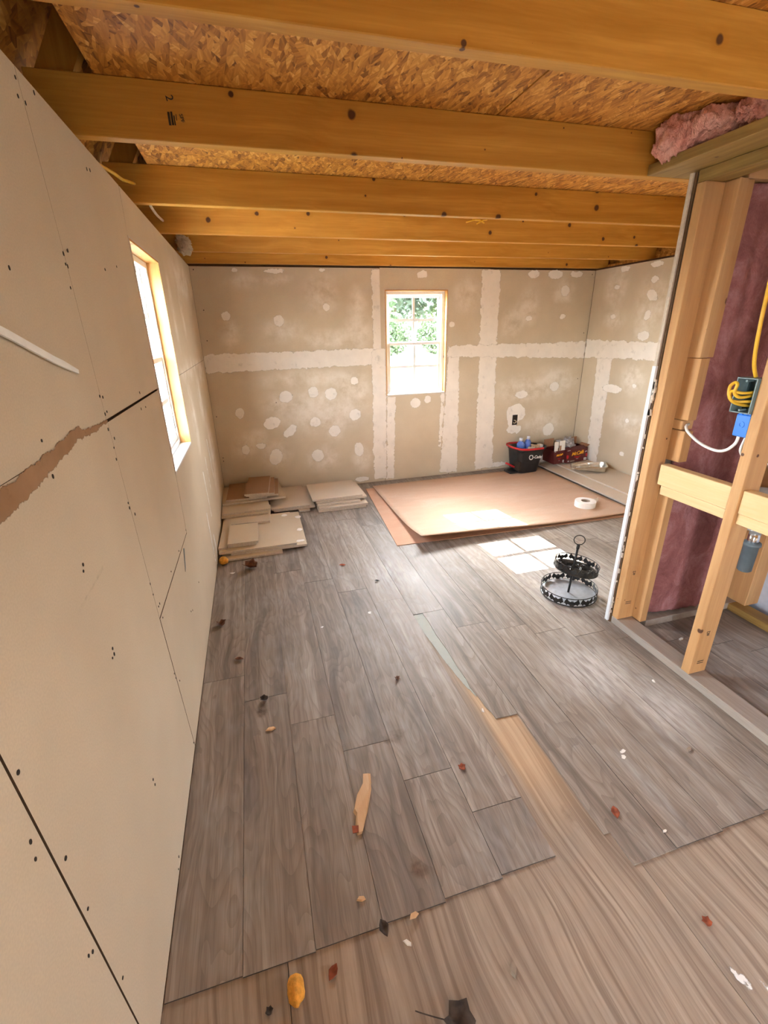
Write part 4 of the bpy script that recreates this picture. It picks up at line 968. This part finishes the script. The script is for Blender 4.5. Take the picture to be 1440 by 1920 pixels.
# ---- foil paint tray
def tray():
    root = empty('paint_tray', (3.505, 3.67, 0.122)); root.rotation_euler = (0, R(-6), R(-33))
    tag(root, 'crumpled silver foil paint tray lying on the drywall strips', 'tray')
    b = MB(); Lh, Wh = 0.165, 0.105
    def ring(inset, zf, n=40):
        out = []
        for k in range(n):
            a = 2*math.pi*k/n; c, s = math.cos(a), math.sin(a)
            ex = 0.35
            x = math.copysign(abs(c)**ex, c)*(Lh-inset); y = math.copysign(abs(s)**ex, s)*(Wh-inset)
            t = (x/Lh+1)/2
            out.append(Vector((x, y, zf(t))))
        return out
    dep = lambda t: -0.012-0.045*t
    levels = [ring(-0.004, lambda t: -0.003), ring(0.0, lambda t: 0.002), ring(0.006, lambda t: 0.0), ring(0.014, lambda t: dep(t)*0.55), ring(0.020, lambda t: dep(t)), ring(0.06, lambda t: dep(t)+0.002), ring(0.098, lambda t: dep(t)+0.001)]
    V = [[b.bm.verts.new(p+Vector((0, 0, 1))*0.004*mnoise.noise(p*45)+Vector((0.004*mnoise.noise(p*30), 0.004*mnoise.noise(p*30+Vector((5, 0, 0))), 0))) for p in l] for l in levels]
    for A, B in zip(V, V[1:]):
        n = len(A)
        for k in range(n): b.bm.faces.new((A[k], A[(k+1) % n], B[(k+1) % n], B[k]))
    b.bm.faces.new(V[-1])
    o = b.build('pan', 'foil', root, False); solid(o, 0.0012)
    b = MB()
    for k in range(5):
        y = -0.05+0.025*k
        b.tube([(-0.12, y, dep(0.13)+0.006), (0.02, y+0.005*math.sin(k*3), dep(0.56)+0.006)], 0.003, 6)
    b.build('roll_off_ribs', 'foil', root, True)
    return root
tray()

# ---- joint tape roll
tr = empty('joint_tape', (2.93, 2.97, 0.0105)); tag(tr, 'white roll of paper joint tape with a loose end on the hardboard', 'tape roll')
b = MB().lathe([(0.036, 0.0), (0.082, 0.0), (0.083, 0.001), (0.083, 0.051), (0.082, 0.052), (0.036, 0.052), (0.036, 0.0)], 44)
b.build('roll', 'tape_paper', tr, False)
MB().lathe([(0.0335, 0.001), (0.0358, 0.001), (0.0358, 0.051), (0.0335, 0.051), (0.0335, 0.001)], 32).build('core', 'tape_core', tr, True)
b = MB()
pt = cablepath([(0.0832, 0.01, 0), (0.10, 0.02, 0), (0.13, 0.035, 0), (0.165, 0.045, 0), (0.185, 0.06, 0)], 6)
b.grid(lambda u, v: pt[int(round(u*(len(pt)-1)))]+Vector((0, 0.012*v, 0.004+0.044*v*(1-0.55*u)+0.012*u*u)), len(pt)-1, 3)
o = b.build('loose_end', 'tape_paper', tr, True); solid(o, 0.0006)

# ---- mop bucket
def bucket():
    root = empty('mop_bucket', (3.03, 4.065, 0.0105)); root.rotation_euler = (0, 0, R(4)); root.scale = (1.04, 1.0, 1.06)
    tag(root, 'black plastic mop bucket with red handle and foot pedal by the far wall', 'bucket')
    def ring(lx0, lx1, wy, z, n=44, e=0.45):
        out = []
        for k in range(n):
            a = 2*math.pi*k/n; c, s = math.cos(a), math.sin(a)
            x = math.copysign(abs(c)**e, c); y = math.copysign(abs(s)**e, s)*wy
            X = lx1*x if x > 0 else lx0*-x
            if x > 0.55: y *= 1-0.45*(x-0.55)/0.45
            out.append((X, y, z))
        return out
    lev = [ring(-0.125, 0.125, 0.100, 0.0), ring(-0.130, 0.130, 0.105, 0.004), ring(-0.140, 0.155, 0.118, 0.11), ring(-0.150, 0.190, 0.128, 0.20), ring(-0.155, 0.205, 0.132, 0.222), ring(-0.161, 0.213, 0.137, 0.224), ring(-0.161, 0.213, 0.137, 0.240), ring(-0.150, 0.200, 0.127, 0.240), ring(-0.135, 0.150, 0.112, 0.11), ring(-0.122, 0.122, 0.098, 0.012)]
    b = MB(); V = [[b.bm.verts.new(p) for p in l] for l in lev]
    for A, B in zip(V, V[1:]):
        n = len(A)
        for k in range(n): b.bm.faces.new((A[k], A[(k+1) % n], B[(k+1) % n], B[k]))
    b.bm.faces.new(V[-1]); b.bm.faces.new(V[0][::-1])
    b.build('tub', 'black_plastic', root, True)
    # red handle loop round the left and front of the rim
    P = [(0.10, -0.147, 0.243), (0.0, -0.152, 0.245), (-0.09, -0.150, 0.247), (-0.15, -0.120, 0.250), (-0.180, -0.05, 0.254), (-0.182, 0.04, 0.256), (-0.155, 0.11, 0.256), (-0.09, 0.142, 0.254), (0.0, 0.146, 0.250)]
    b = MB(); b.tube(cablepath(P, 6), 0.0105, 8); b.build('handle', 'red_plastic', root, True)
    # spin-wringer pedal on the left foot
    b = MB(); b.box((-0.235, -0.055, 0.070), (-0.145, 0.005, 0.088), 0.005, Matrix.Translation((-0.19, 0, 0.08)) @ Matrix.Rotation(R(28), 4, 'Y') @ Matrix.Translation((0.19, 0, -0.08)))
    b.build('pedal', 'red_plastic', root)
    b = MB(); b.tube(cablepath([(-0.15, -0.03, 0.012), (-0.20, -0.035, 0.014), (-0.225, -0.02, 0.02), (-0.20, 0.0, 0.03), (-0.15, -0.02, 0.06)]), 0.006, 8); b.build('pedal_bracket', 'black_plastic', root, True)
    MB().box((-0.215, -0.075, 0.0), (-0.115, 0.045, 0.022), 0.006).build('foot', 'black_plastic', root)
    # recess where the pedal sits
    MB().box((-0.146, -0.105, 0.03), (-0.112, -0.02, 0.12), 0.004).build('pedal_housing', 'gap_dark', root)
    for x in (-0.06, 0.05):
        MB().lathe([(0, 0), (0.009, 0), (0.009, 0.003), (0, 0.003)], 12, M=Matrix.Translation((x, -0.103, 0.03)) @ Matrix.Rotation(R(82), 4, 'X')).build('foot_peg', 'black_plastic', root)
    Mt = Matrix.Translation((0.035, -0.1285, 0.158)) @ Matrix.Rotation(R(90-7), 4, 'X') @ Matrix.Rotation(R(-3), 4, 'Z')
    me = lettering('-Cedar', 0.040, 'white_print', root, Mt @ Matrix.Translation((0.020, 0, 0)), 0.25, 0.92, 0.0009, 'logo')
    b = MB(); P = [(0.021*math.cos(a), 0.021*math.sin(a)*1.0, 0) for a in [2*math.pi*k/24 for k in range(24)]]
    b.tube(P, 0.0048, 6, closed=True)
    for v in b.bm.verts: v.co = Mt @ (Vector((-0.058, 0.0, 0)) + Vector((v.co.x, v.co.y, v.co.z*0.15)))
    b.build('logo', 'white_print', root)
    return root
bucket()
def bottle(x, y, z, h, r, label, rot=(0, 0, 0)):
    root = empty('spray_bottle', (x, y, z)); root.rotation_euler = rot
    MB().lathe([(0, 0), (r*0.95, 0), (r, 0.006), (r, h*0.62), (r*0.92, h*0.72), (r*0.62, h*0.80), (r*0.42, h*0.84), (0, h*0.84)], 24).build('body', 'blue_liquid', root, True)
    MB().lathe([(0, h*0.84), (r*0.46, h*0.84), (r*0.46, h*0.97), (r*0.4, h), (0, h)], 16).build('cap', 'clear_cap', root, True)
    MB().lathe([(r*1.01, h*0.2), (r*1.02, h*0.21), (r*1.02, h*0.40), (r*1.01, h*0.41)], 24).build('paper_label', 'clear_cap', root, True)
    tag(root, label, 'bottle', 'blue bottles in the bucket')
bottle(2.975, 4.085, 0.14, 0.215, 0.042, 'left blue bottle standing in the mop bucket')
bottle(3.055, 4.105, 0.14, 0.225, 0.038, 'right blue bottle standing in the mop bucket', (0, R(5), 0))
def lump(name, loc, r, sc, mat, seed, amp, label, cat, sub=3):
    bm = bmesh.new(); bmesh.ops.create_icosphere(bm, subdivisions=sub, radius=1.0)
    for v in bm.verts:
        n = mnoise.fractal(v.co*1.6+Vector((seed, 0, 0)), 0.8, 2.0, 4)
        v.co = Vector((v.co.x*sc[0], v.co.y*sc[1], v.co.z*sc[2]))*r*(1+amp*n)
    b = MB(); b.bm.free(); b.bm = bm
    o = b.build(name, mat, None, True); o.location = loc; return tag(o, label, cat)
lump('cleaning_rag', (3.135, 4.06, 0.24), 0.06, (1.0, 0.7, 0.75), 'tan_cloth', 2.0, 0.55, 'tan crumpled rag stuffed in the right of the mop bucket', 'rag')
lump('cleaning_rag', (3.065, 4.03, 0.23), 0.05, (0.9, 0.7, 0.7), 'pale_cloth', 5.0, 0.5, 'pale grey rag beside the blue bottles in the bucket', 'rag')
lump('sponge', (2.955, 4.0, 0.22), 0.05, (1.35, 0.75, 0.5), 'black_plastic', 8.0, 0.25, 'black sponge head inside the left of the mop bucket', 'sponge')
o = MB().box((3.165, 4.03, 0.24), (3.21, 4.085, 0.277), 0.004, None).build('white_block', 'white_card'); tag(o, 'small white block at the spout of the mop bucket', 'block')

# ---- coffee boxes
def carton_faces(root, w_, d_, h_, th=0.003):
    for lo, hi, nm in (((0, 0, 0), (w_, th, h_), 'front_panel'), ((0, d_-th, 0), (w_, d_, h_), 'back_panel'), ((0, th, 0), (th, d_-th, h_), 'side_panel'), ((w_-th, th, 0), (w_, d_-th, h_), 'side_panel'), ((th, th, 0), (w_-th, d_-th, th), 'bottom')):
        MB().box(lo, hi).build(nm, 'maroon_card', root)
def front_text(root, w_, h_, k):
    MF = lambda x, z: Matrix(((1, 0, 0, x), (0, 0, -1, -0.0006), (0, 1, 0, z), (0, 0, 0, 1)))
    lettering('McCafé', 0.052*k, 'yellow_print', root, MF(w_*0.52, h_*0.66) @ Matrix.Rotation(R(5), 4, 'Z'), 0.35, 0.86, 0.0011)
    lettering('PREMIUM ROAST', 0.0105*k, 'red_print', root, MF(w_*0.52, h_*0.40), 0.0, 1.0, 0.0009)
    lettering('COFFEE', 0.0105*k, 'red_print', root, MF(w_*0.52, h_*0.32), 0.0, 1.0, 0.0009)
    MB().box((w_*0.47, -0.0012, h_*0.225), (w_*0.57, -0.0002, h_*0.24)).build('printed_line', 'white_print', root)
    MB().box((w_*0.84, -0.0012, h_*0.05), (w_*0.965, -0.0002, h_*0.23)).build('printed_panel', 'white_print', root)
    for q in range(4):
        MB().box((w_*(0.855+0.026*q), -0.0016, h_*0.07), (w_*(0.865+0.026*q), -0.0013, h_*0.21)).build('printed_bar', 'ink', root)
    MB().box((w_*0.04, -0.0012, h_*0.93), (w_*0.18, -0.0002, h_*0.955)).build('printed_line', 'white_print', root)
bxr = empty('coffee_carton', (3.448, 3.945, 0.074)); bxr.rotation_euler = (0, R(-3.5), R(-2))
tag(bxr, 'open maroon coffee carton with yellow lettering, flaps up, in the right corner', 'carton', 'maroon coffee cartons')
w_, d_, h_ = 0.250, 0.20, 0.140
carton_faces(bxr, w_, d_, h_); front_text(bxr, w_, h_, 1.0)
lettering('96', 0.020, 'white_print', bxr, Matrix(((1, 0, 0, 0.028), (0, 0, -1, -0.0006), (0, 1, 0, 0.016), (0, 0, 0, 1))), 0, 1, 0.0008)
MB().box((0.048, -0.0012, 0.008), (0.10, -0.0002, 0.022)).build('printed_line', 'tape_core', bxr)
b = MB(); b.prism([(0.0035, 0.085), (0.022, 0.085), (0.030, 0.065), (0.020, 0.045), (0.0035, 0.05)], 0.0002, 0.0012, Matrix(((1, 0, 0, 0), (0, 0, -1, 0), (0, 1, 0, 0), (0, 0, 0, 1)))); b.build('printed_cup', 'red_plastic', bxr)
b = MB(); b.prism([(0.228, 0.075), (0.249, 0.075), (0.249, 0.045), (0.232, 0.045)], 0.0002, 0.0012, Matrix(((1, 0, 0, 0), (0, 0, -1, 0), (0, 1, 0, 0), (0, 0, 0, 1)))); b.build('printed_cup', 'red_plastic', bxr)
b = MB(); b.tube(cablepath([(0.222, -0.0006, 0.092), (0.230, -0.0006, 0.102), (0.241, -0.0006, 0.099)], 5), 0.0035, 6); b.build('printed_steam', 'clear_cap', bxr)
MB().box((0.09, d_-0.004, h_), (w_-0.002, d_-0.001, h_+0.075), 0, None).build('flap', 'brown_card', bxr)
b = MB(); b.box((0, 0, 0), (0.085, 0.13, 0.003), 0, Matrix.Translation((w_-0.002, 0.02, h_)) @ Matrix.Rotation(R(-27), 4, 'Y')); b.build('flap', 'brown_card', bxr)
b = MB(); b.box((0, 0, 0), (w_*0.9, 0.06, 0.003), 0, Matrix.Translation((0.012, 0.003, h_-0.002)) @ Matrix.Rotation(R(12), 4, 'X')); b.build('flap', 'maroon_card', bxr)
lump('plastic_bag', (3.52, 4.06, 0.255), 0.072, (1.15, 0.85, 0.75), 'bag', 3.0, 0.75, 'crumpled clear plastic bag bulging out of the open carton', 'bag', 4)
bxl = empty('coffee_carton', (3.318, 3.975, 0.066)); bxl.rotation_euler = (0, R(-3.5), R(-1))
tag(bxl, 'narrower maroon coffee carton with yellow lettering and white flaps standing up', 'carton', 'maroon coffee cartons')
w_, d_, h_ = 0.128, 0.20, 0.140
carton_faces(bxl, w_, d_, h_); front_text(bxl, w_, h_, 0.54)
MB().box((0.002, 0.0, h_), (0.050, 0.003, h_+0.098)).build('flap', 'white_card', bxl)
MB().box((0.060, 0.0, h_), (w_-0.002, 0.003, h_+0.102)).build('flap', 'white_card', bxl)
MB().box((0.004, d_-0.004, h_), (w_-0.004, d_-0.001, h_+0.085)).build('flap', 'brown_card', bxl)
MB().box((0.062, -0.0012, h_+0.002), (0.082, -0.0002, h_+0.054)).build('printed_cup', 'brown_card', bxl)
b = MB(); b.prism([(0.038, h_+0.002), (0.049, h_+0.002), (0.049, h_+0.036), (0.044, h_+0.03)], 0.0002, 0.0012, Matrix(((1, 0, 0, 0), (0, 0, -1, 0), (0, 1, 0, 0), (0, 0, 0, 1)))); b.build('printed_cup', 'brown_card', bxl)

# ---- two-tier tray stand with bat cut-outs
def stand():
    root = empty('tiered_stand', (1.963, 1.875, 0.001)); tag(root, 'black two-tier metal tray stand with bat cut-out rims and ring handle', 'tray stand')
    bat = [(0, 0.62), (0.05, 0.84), (0.085, 0.66), (0.16, 0.62), (0.26, 0.70), (0.46, 1.0), (0.56, 0.80), (0.66, 0.36), (0.56, 0.36), (0.44, 0.10), (0.34, 0.28), (0.22, 0.22), (0.10, 0.0), (0, -0.02)]
    bat = bat + [(-x, y) for x, y in bat[::-1][1:-1]]
    def tier(zc, rad, hgt, n, floor_mat, tiltM, up):
        t = empty('tier'); t.parent = root; t.matrix_basis = tiltM
        o = MB().lathe([(0, 0.0), (rad-0.002, 0.0), (rad, 0.003), (rad-0.004, 0.005), (0, 0.004)], 48, (0, 0, zc)).build('tray', floor_mat, t, True)
        for z, r_ in ((zc+0.003, 0.0028), (zc+hgt, 0.0022)):
            MB().tube([(rad*math.cos(2*math.pi*k/48), rad*math.sin(2*math.pi*k/48), z) for k in range(48)], r_, 6, closed=True).build('rim_wire', 'black_metal', t, True)
        w = 2*math.pi*rad/n
        b0 = None
        for k in range(n):
            a = 2*math.pi*(k+0.35)/n
            if b0 is None:
                b = MB(); M = Matrix(((0, 0, 1, rad-0.0006), (1, 0, 0, 0), (0, 1, 0, 0), (0, 0, 0, 1)))
                sx = w*0.98
                pts = [(x*sx*0.76, zc+0.003+y*(hgt-0.004)) for x, y in bat]
                # bend the silhouette round the rim
                b.prism(pts, 0, 0.0012, M)
                for v in b.bm.verts:
                    th = v.co.y/rad; rr_ = v.co.x; v.co.x = rr_*math.cos(th); v.co.y = rr_*math.sin(th)
                b0 = b.build('bat_cutout', 'black_metal', t); o = b0
            else:
                o = b0.copy(); COL.objects.link(o); o.parent = t
            o.rotation_euler = (0, 0, a)
        return t
    lean = Matrix.Rotation(R(4.0), 4, 'Y')
    tier(0.004, 0.150, 0.048, 11, 'galvanised', Matrix.Identity(4), 0)
    tier(0.155, 0.118, 0.044, 9, 'black_metal', lean @ Matrix.Rotation(R(5), 4, 'Y'), 1)
    b = MB(); b.tube([lean @ Vector((0, 0, z)) for z in (0.006, 0.15, 0.30)], 0.0062, 12); b.build('pole', 'black_metal', root, True)
    b = MB(); b.tube([lean @ Vector((0, 0, z)) for z in (0.275, 0.284, 0.306)], [0.006, 0.0085, 0.0085], 12); b.build('collar', 'black_metal', root, True)
    c = lean @ Vector((0, 0, 0.334)); ax = Vector((0.82, -0.57, 0)).normalized()
    b = MB(); b.tube([c+0.028*(math.cos(a)*ax+math.sin(a)*Vector((0, 0, 1))) for a in [2*math.pi*k/32 for k in range(32)]], 0.0026, 8, closed=True); b.build('ring_handle', 'black_metal', root, True)
    # dark crinkled filler on the upper tray
    b = MB(); rr = random.Random(4)
    for k in range(46):
        a, q = rr.uniform(0, 6.28), rr.uniform(0.02, 0.105); p = Vector((q*math.cos(a), q*math.sin(a), 0.1605))
        d = Vector((rr.uniform(-1, 1), rr.uniform(-1, 1), 0)).normalized()*0.022
        b.tube([p-d, p+Vector((0, 0, rr.uniform(0.002, 0.014))), p+d], 0.0022, 4)
    o = b.build('shredded_filler', 'black_metal', root); o.matrix_basis = lean @ Matrix.Rotation(R(5), 4, 'Y'); o['kind'] = 'stuff'
stand()

# ---- debris
b = MB()
pp = [(0.575, 1.105), (0.592, 1.100), (0.590, 1.07), (0.571, 1.01), (0.545, 0.93), (0.505, 0.908), (0.493, 0.915), (0.505, 0.955), (0.497, 0.985), (0.515, 1.02), (0.545, 1.055)]
pp = [(0.579, 1.098), (0.599, 1.096), (0.588, 1.04), (0.556, 0.965), (0.525, 0.908), (0.510, 0.906), (0.509, 0.935), (0.519, 0.965), (0.513, 0.980), (0.534, 1.025), (0.568, 1.062)]
cx = sum(p[0] for p in pp)/len(pp); cyy = sum(p[1] for p in pp)/len(pp)
b.prism([(x-cx, y-cyy) for x, y in pp], 0.0008, 0.011)
for v in b.bm.verts:
    if v.co.z > 0.005: v.co.z += 0.006*mnoise.noise(v.co*40); v.co.x *= 0.82; v.co.y *= 0.97
o = b.build('wood_splinter', 'shard_y'); o.location = (cx, cyy, 0); tag(o, 'splintered pale piece of wood lying on the vinyl floor', 'wood scrap')
MB().prism([(-0.048, -0.088), (-0.030, -0.090), (-0.026, -0.070), (-0.046, -0.066)], 0.0105, 0.0125).build('bark_fleck', 'leaf_red', o)
f1 = lump('foam_lump', (0.297, 0.600, 0.017), 0.025, (0.80, 1.15, 0.85), 'foam_orange', 1.0, 0.14, 'orange foam lump on the bare plywood at the bottom of the photo', 'foam lump')
f2 = lump('foam_lump', (0.042, 2.862, 0.028), 0.030, (1.0, 0.9, 0.95), 'foam_orange', 6.0, 0.12, 'orange foam lump on the floor beside the drywall stack', 'foam lump')
def leaf(x, y, s, ang, mat, label, curl=0.5, shape=0, z=0.0012):
    b = MB(); out = [[(0, -1), (0.35, -0.55), (0.62, 0.0), (0.45, 0.5), (0, 1), (-0.42, 0.45), (-0.6, -0.05), (-0.3, -0.6)],
                     [(0, -0.8), (0.45, -0.75), (0.62, -0.3), (0.95, 0.05), (0.6, 0.38), (0.35, 0.85), (-0.1, 0.62), (-0.55, 0.75), (-0.62, 0.2), (-0.9, -0.25), (-0.5, -0.6)]][shape]
    c = b.bm.verts.new((0, 0, 0)); V = [b.bm.verts.new((px*s, py*s, 0)) for px, py in out]
    for v in V: v.co.z = abs(v.co.x)*curl+abs(v.co.y)*curl*0.3+s*0.15*random.random()
    for k in range(len(V)): b.bm.faces.new((c, V[k], V[(k+1) % len(V)]))
    bmesh.ops.subdivide_edges(b.bm, edges=list(b.bm.edges), cuts=2, use_grid_fill=True, smooth=0.3)
    o = b.build('dry_leaf', mat, None, True); solid(o, 0.0008); o.location = (x, y, z); o.rotation_euler = (0, 0, R(ang))
    zm = min(v.co.z for v in o.data.vertices)
    o.location.z = z-zm+0.0004
    return tag(o, label, 'leaf', 'dry leaf scraps on the floor')
leaf(0.211, 2.755, 0.055, 60, 'leaf_dry', 'curled brown leaf on the floor by the drywall stack', 0.8, 1)
leaf(0.057, 2.158, 0.030, 20, 'leaf_dry', 'small dark leaf scrap against the left wall, near its window', 0.7, 1)
leaf(0.153, 1.845, 0.022, 70, 'leaf_dry', 'grey-brown leaf fragment on the floor near the left wall', 0.4)
leaf(0.256, 1.555, 0.020, 80, 'leaf_dark', 'dark leaf fragment at the end joint of a plank', 0.5, 1)
leaf(0.525, 0.661, 0.021, 10, 'leaf_dark', 'almost black leaf on the cut edge of the vinyl floor', 0.6)
leaf(0.640, 0.452, 0.040, 40, 'leaf_dark', 'dark leaf with a long stem at the bottom edge of the photo', 0.6, 1, -0.0035)
leaf(1.323, 0.444, 0.014, 30, 'leaf_red', 'small red-brown leaf on the bare plywood at the right', 0.5, 1, -0.0035)
leaf(1.302, 0.743, 0.022, -25, 'leaf_red', 'red-brown leaf near the corner of the cut vinyl planks', 0.3)
leaf(0.91, 1.026, 0.016, 10, 'leaf_red', 'reddish leaf scrap left of the missing plank', 0.4, 1)
leaf(0.824, 1.507, 0.014, 15, 'leaf_dry', 'brown leaf crumb on the middle of the floor', 0.6, 1)
leaf(0.79, 2.60, 0.022, 75, 'leaf_red', 'reddish leaf crumb in front of the hardboard', 0.3)
leaf(0.955, 2.34, 0.016, 75, 'leaf_dark', 'dark leaf crumb between the stack and the tray stand', 0.4)
leaf(0.385, 0.615, 0.018, -40, 'leaf_red', 'small rusty leaf sliver right of the orange lump on plywood', 0.4, 0, -0.0035)
leaf(0.235, 0.590, 0.010, 0, 'leaf_dark', 'dark crumb left of the orange lump on plywood', 0.4, 1, -0.0035)
tag(MB().tube(cablepath([(0.552, 0.497, 0.0), (0.575, 0.483, 0.002), (0.61, 0.464, 0.004), (0.632, 0.455, 0.004)]), 0.0013, 6).build('leaf_stem', 'leaf_dark', None, True), 'thin curved leaf stem on the plywood at the bottom edge', 'stem')
def chip(x, y, s, ang, mat, label, z=0.0008, h=0.006):
    b = MB(); b.prism([(-1*s, -0.35*s), (0.2*s, -0.5*s), (1*s, -0.1*s), (0.6*s, 0.45*s), (-0.5*s, 0.4*s)], 0, h)
    for v in b.bm.verts:
        if v.co.z > h/2: v.co.x *= 0.8; v.co.y *= 0.7
    o = b.build('chip', mat); o.location = (x, y, z); o.rotation_euler = (0, 0, R(ang)); tag(o, label, 'chip')
chip(0.484, 0.742, 0.013, -15, 'shard_y', 'small yellow wood chip below the wood splinter')
chip(0.608, 0.667, 0.014, 5, 'shard_y', 'pale wood chip on the cut edge of the vinyl')
chip(0.800, 0.499, 0.016, 60, 'tape_core', 'tan pebble-like chip on the plywood near the bottom edge', -0.004, 0.012)
chip(0.276, 1.392, 0.020, -5, 'shard_y', 'thin straw-coloured stick near the left wall', 0.0008, 0.004)
chip(1.10, 1.240, 0.010, 70, 'chip_white', 'white chip in the gap of the missing plank', -0.004)
chip(0.575, 0.62, 0.012, -50, 'chip_white', 'white flake on the plywood beside the vinyl edge', -0.004, 0.003)
chip(2.22, 1.36, 0.016, 10, 'chip_white', 'white flake on the bathroom floor behind the studs', 0.0008, 0.004)
chip(1.87, 1.17, 0.010, 70, 'chip_white', 'white flake beside the stud wall bottom plate', 0.0008, 0.004)
chip(1.72, 0.86, 0.014, 10, 'tape_core', 'tan crumbs on the vinyl near the right edge', 0.0008, 0.006)
chip(1.405, 0.455+0.20, 0.008, 0, 'chip_white', 'tiny white flake on the cut corner of the vinyl', 0.0008, 0.003)

# ---- cables and the white strip on the left
tag(MB().tube(cablepath([(-0.015, 1.90, 1.925), (0.0, 2.02, 1.935), (0.005, 2.15, 1.948), (0.0, 2.28, 1.975), (0.005, 2.392, 1.995)]), 0.0055, 8).build('yellow_cable', 'yellow_cable', None, True), 'yellow cable over the left wall top into the third joist', 'cable')
tag(MB().tube(cablepath([(0.028, 2.44, 1.965), (0.03, 2.60, 1.950), (0.02, 2.80, 1.965), (0.015, 3.012, 1.985)]), 0.006, 8).build('kraft_cable', 'kraft_wool', None, True), 'cream cable stub between the third and fourth joists on the left', 'cable')
b = MB()
for k, (a, c) in enumerate((((1.76, 3.008, 2.030), (1.86, 3.006, 2.040)), ((1.80, 3.006, 2.045), (1.88, 3.002, 2.028)), ((1.83, 3.004, 2.022), (1.90, 3.006, 2.046)))):
    b.tube([a, ((a[0]+c[0])/2, a[1]-0.012, (a[2]+c[2])/2+0.006), c], 0.004, 6)
tag(b.build('cable_tie', 'yellow_cable'), 'yellow plastic tie scraps on the face of the fourth joist', 'tie')
b = MB()
pt = [Vector((0.004, 0.74, 1.475)), Vector((0.008, 0.90, 1.430)), Vector((0.010, 1.05, 1.384)), Vector((0.010, 1.09, 1.374)), Vector((0.009, 1.165, 1.354))]
b.grid(lambda u, v: pt[int(round(u*4))]+Vector((0.0, 0.004, 0.013))*(v-0.5)*(1.0 if u < 0.99 else 0.6), 4, 2)
o = b.build('white_strap', 'white_cable'); solid(o, 0.004); tag(o, 'flat white strip slanting across the near left wall', 'strip')

# ================================================================== OUTSIDE
gr = struct(MB().box((-80, -80, -0.75), (80, 80, -0.45)).build('ground', 'grass'))
struct(MB().box((-14, -12, -0.46), (-0.13, 1.2, -0.44)).build('bounce_pad', 'bounce_gravel'))  # unseen pad added so light bounced off the ground is less green
def tree_mesh(seed, n, rx, rz, leafs, base):
    rng = random.Random(seed); vs_, fs = [], []
    for _ in range(n):
        while True:
            p = Vector((rng.uniform(-1, 1), rng.uniform(-1, 1), rng.uniform(-1, 1)))
            l = p.length
            if 0.25 < l < 1 and mnoise.noise(p*2.3+Vector((seed*3.7, 0, 0))) > -0.18: break
        c = Vector((p.x*rx, p.y*rx, base+(p.z+1)*rz))
        u = Vector((rng.gauss(0, 1), rng.gauss(0, 1), rng.gauss(0, 1))).normalized(); w_ = u.orthogonal().normalized()
        w_ = Matrix.Rotation(rng.uniform(0, 6.28), 3, u) @ w_; s = leafs*rng.uniform(0.6, 1.3); t = u.cross(w_)
        i = len(vs_)
        vs_ += [c-w_*s, c+t*s*0.42, c+w_*s, c-t*s*0.42]; fs.append((i, i+1, i+2, i+3))
    me = bpy.data.meshes.new('foliage'); me.from_pydata(vs_, [], fs); me.update(); return me
TM = [tree_mesh(1, 7000, 2.2, 2.6, 0.17, 0.9), tree_mesh(2, 6500, 1.9, 3.1, 0.16, 0.6), tree_mesh(3, 5000, 1.7, 1.25, 0.13, 0.05)]
for m, mm in zip(TM, ('foliage_a', 'foliage_b', 'foliage_b')): m.materials.append(MAT[mm])
tb = MB().tube([(0, 0, 0), (0.05, 0.02, 1.4), (0.0, -0.05, 2.8), (0.1, 0, 4.2)], [0.16, 0.13, 0.10, 0.04], 8)
for dx, dy in ((0.9, 0.3), (-0.8, 0.5), (0.2, -0.9)): tb.tube([(0, 0, 1.8), (dx*0.6, dy*0.6, 2.8), (dx*1.3, dy*1.3, 3.8)], [0.07, 0.05, 0.02], 6)
trunk0 = None
def tree(x, y, kind, s, lab, grp):
    global trunk0
    root = empty('tree' if kind < 2 else 'bush', (x, y, -0.45)); root.rotation_euler = (0, 0, random.uniform(0, 6.28)); root.scale = (s, s, s)
    f = bpy.data.objects.new('foliage', TM[kind]); COL.objects.link(f); f.parent = root; f['kind'] = 'stuff'
    if trunk0 is None:
        trunk0 = tb.build('trunk', 'bark', root, True)
    else:
        t = trunk0.copy(); COL.objects.link(t); t.parent = root
        if kind == 2: t.scale = (0.5, 0.5, 0.4)
    tag(root, lab, 'tree' if kind < 2 else 'bush', grp)
rng = random.Random(11)
for k in range(9):
    tree(-7.0+k*5.2+rng.uniform(-0.8, 0.8), 40+rng.uniform(-2, 3), k % 2, rng.uniform(1.9, 2.3), 'leafy tree outside, seen through the far window', 'trees beyond the far window')
for k in range(7):
    tree(-3.0+k*4.2+rng.uniform(-0.6, 0.6), 33.5+rng.uniform(-0.8, 0.8), 2, rng.uniform(1.0, 1.25), 'low bright bush outside, seen through the far window', 'bushes beyond the far window')
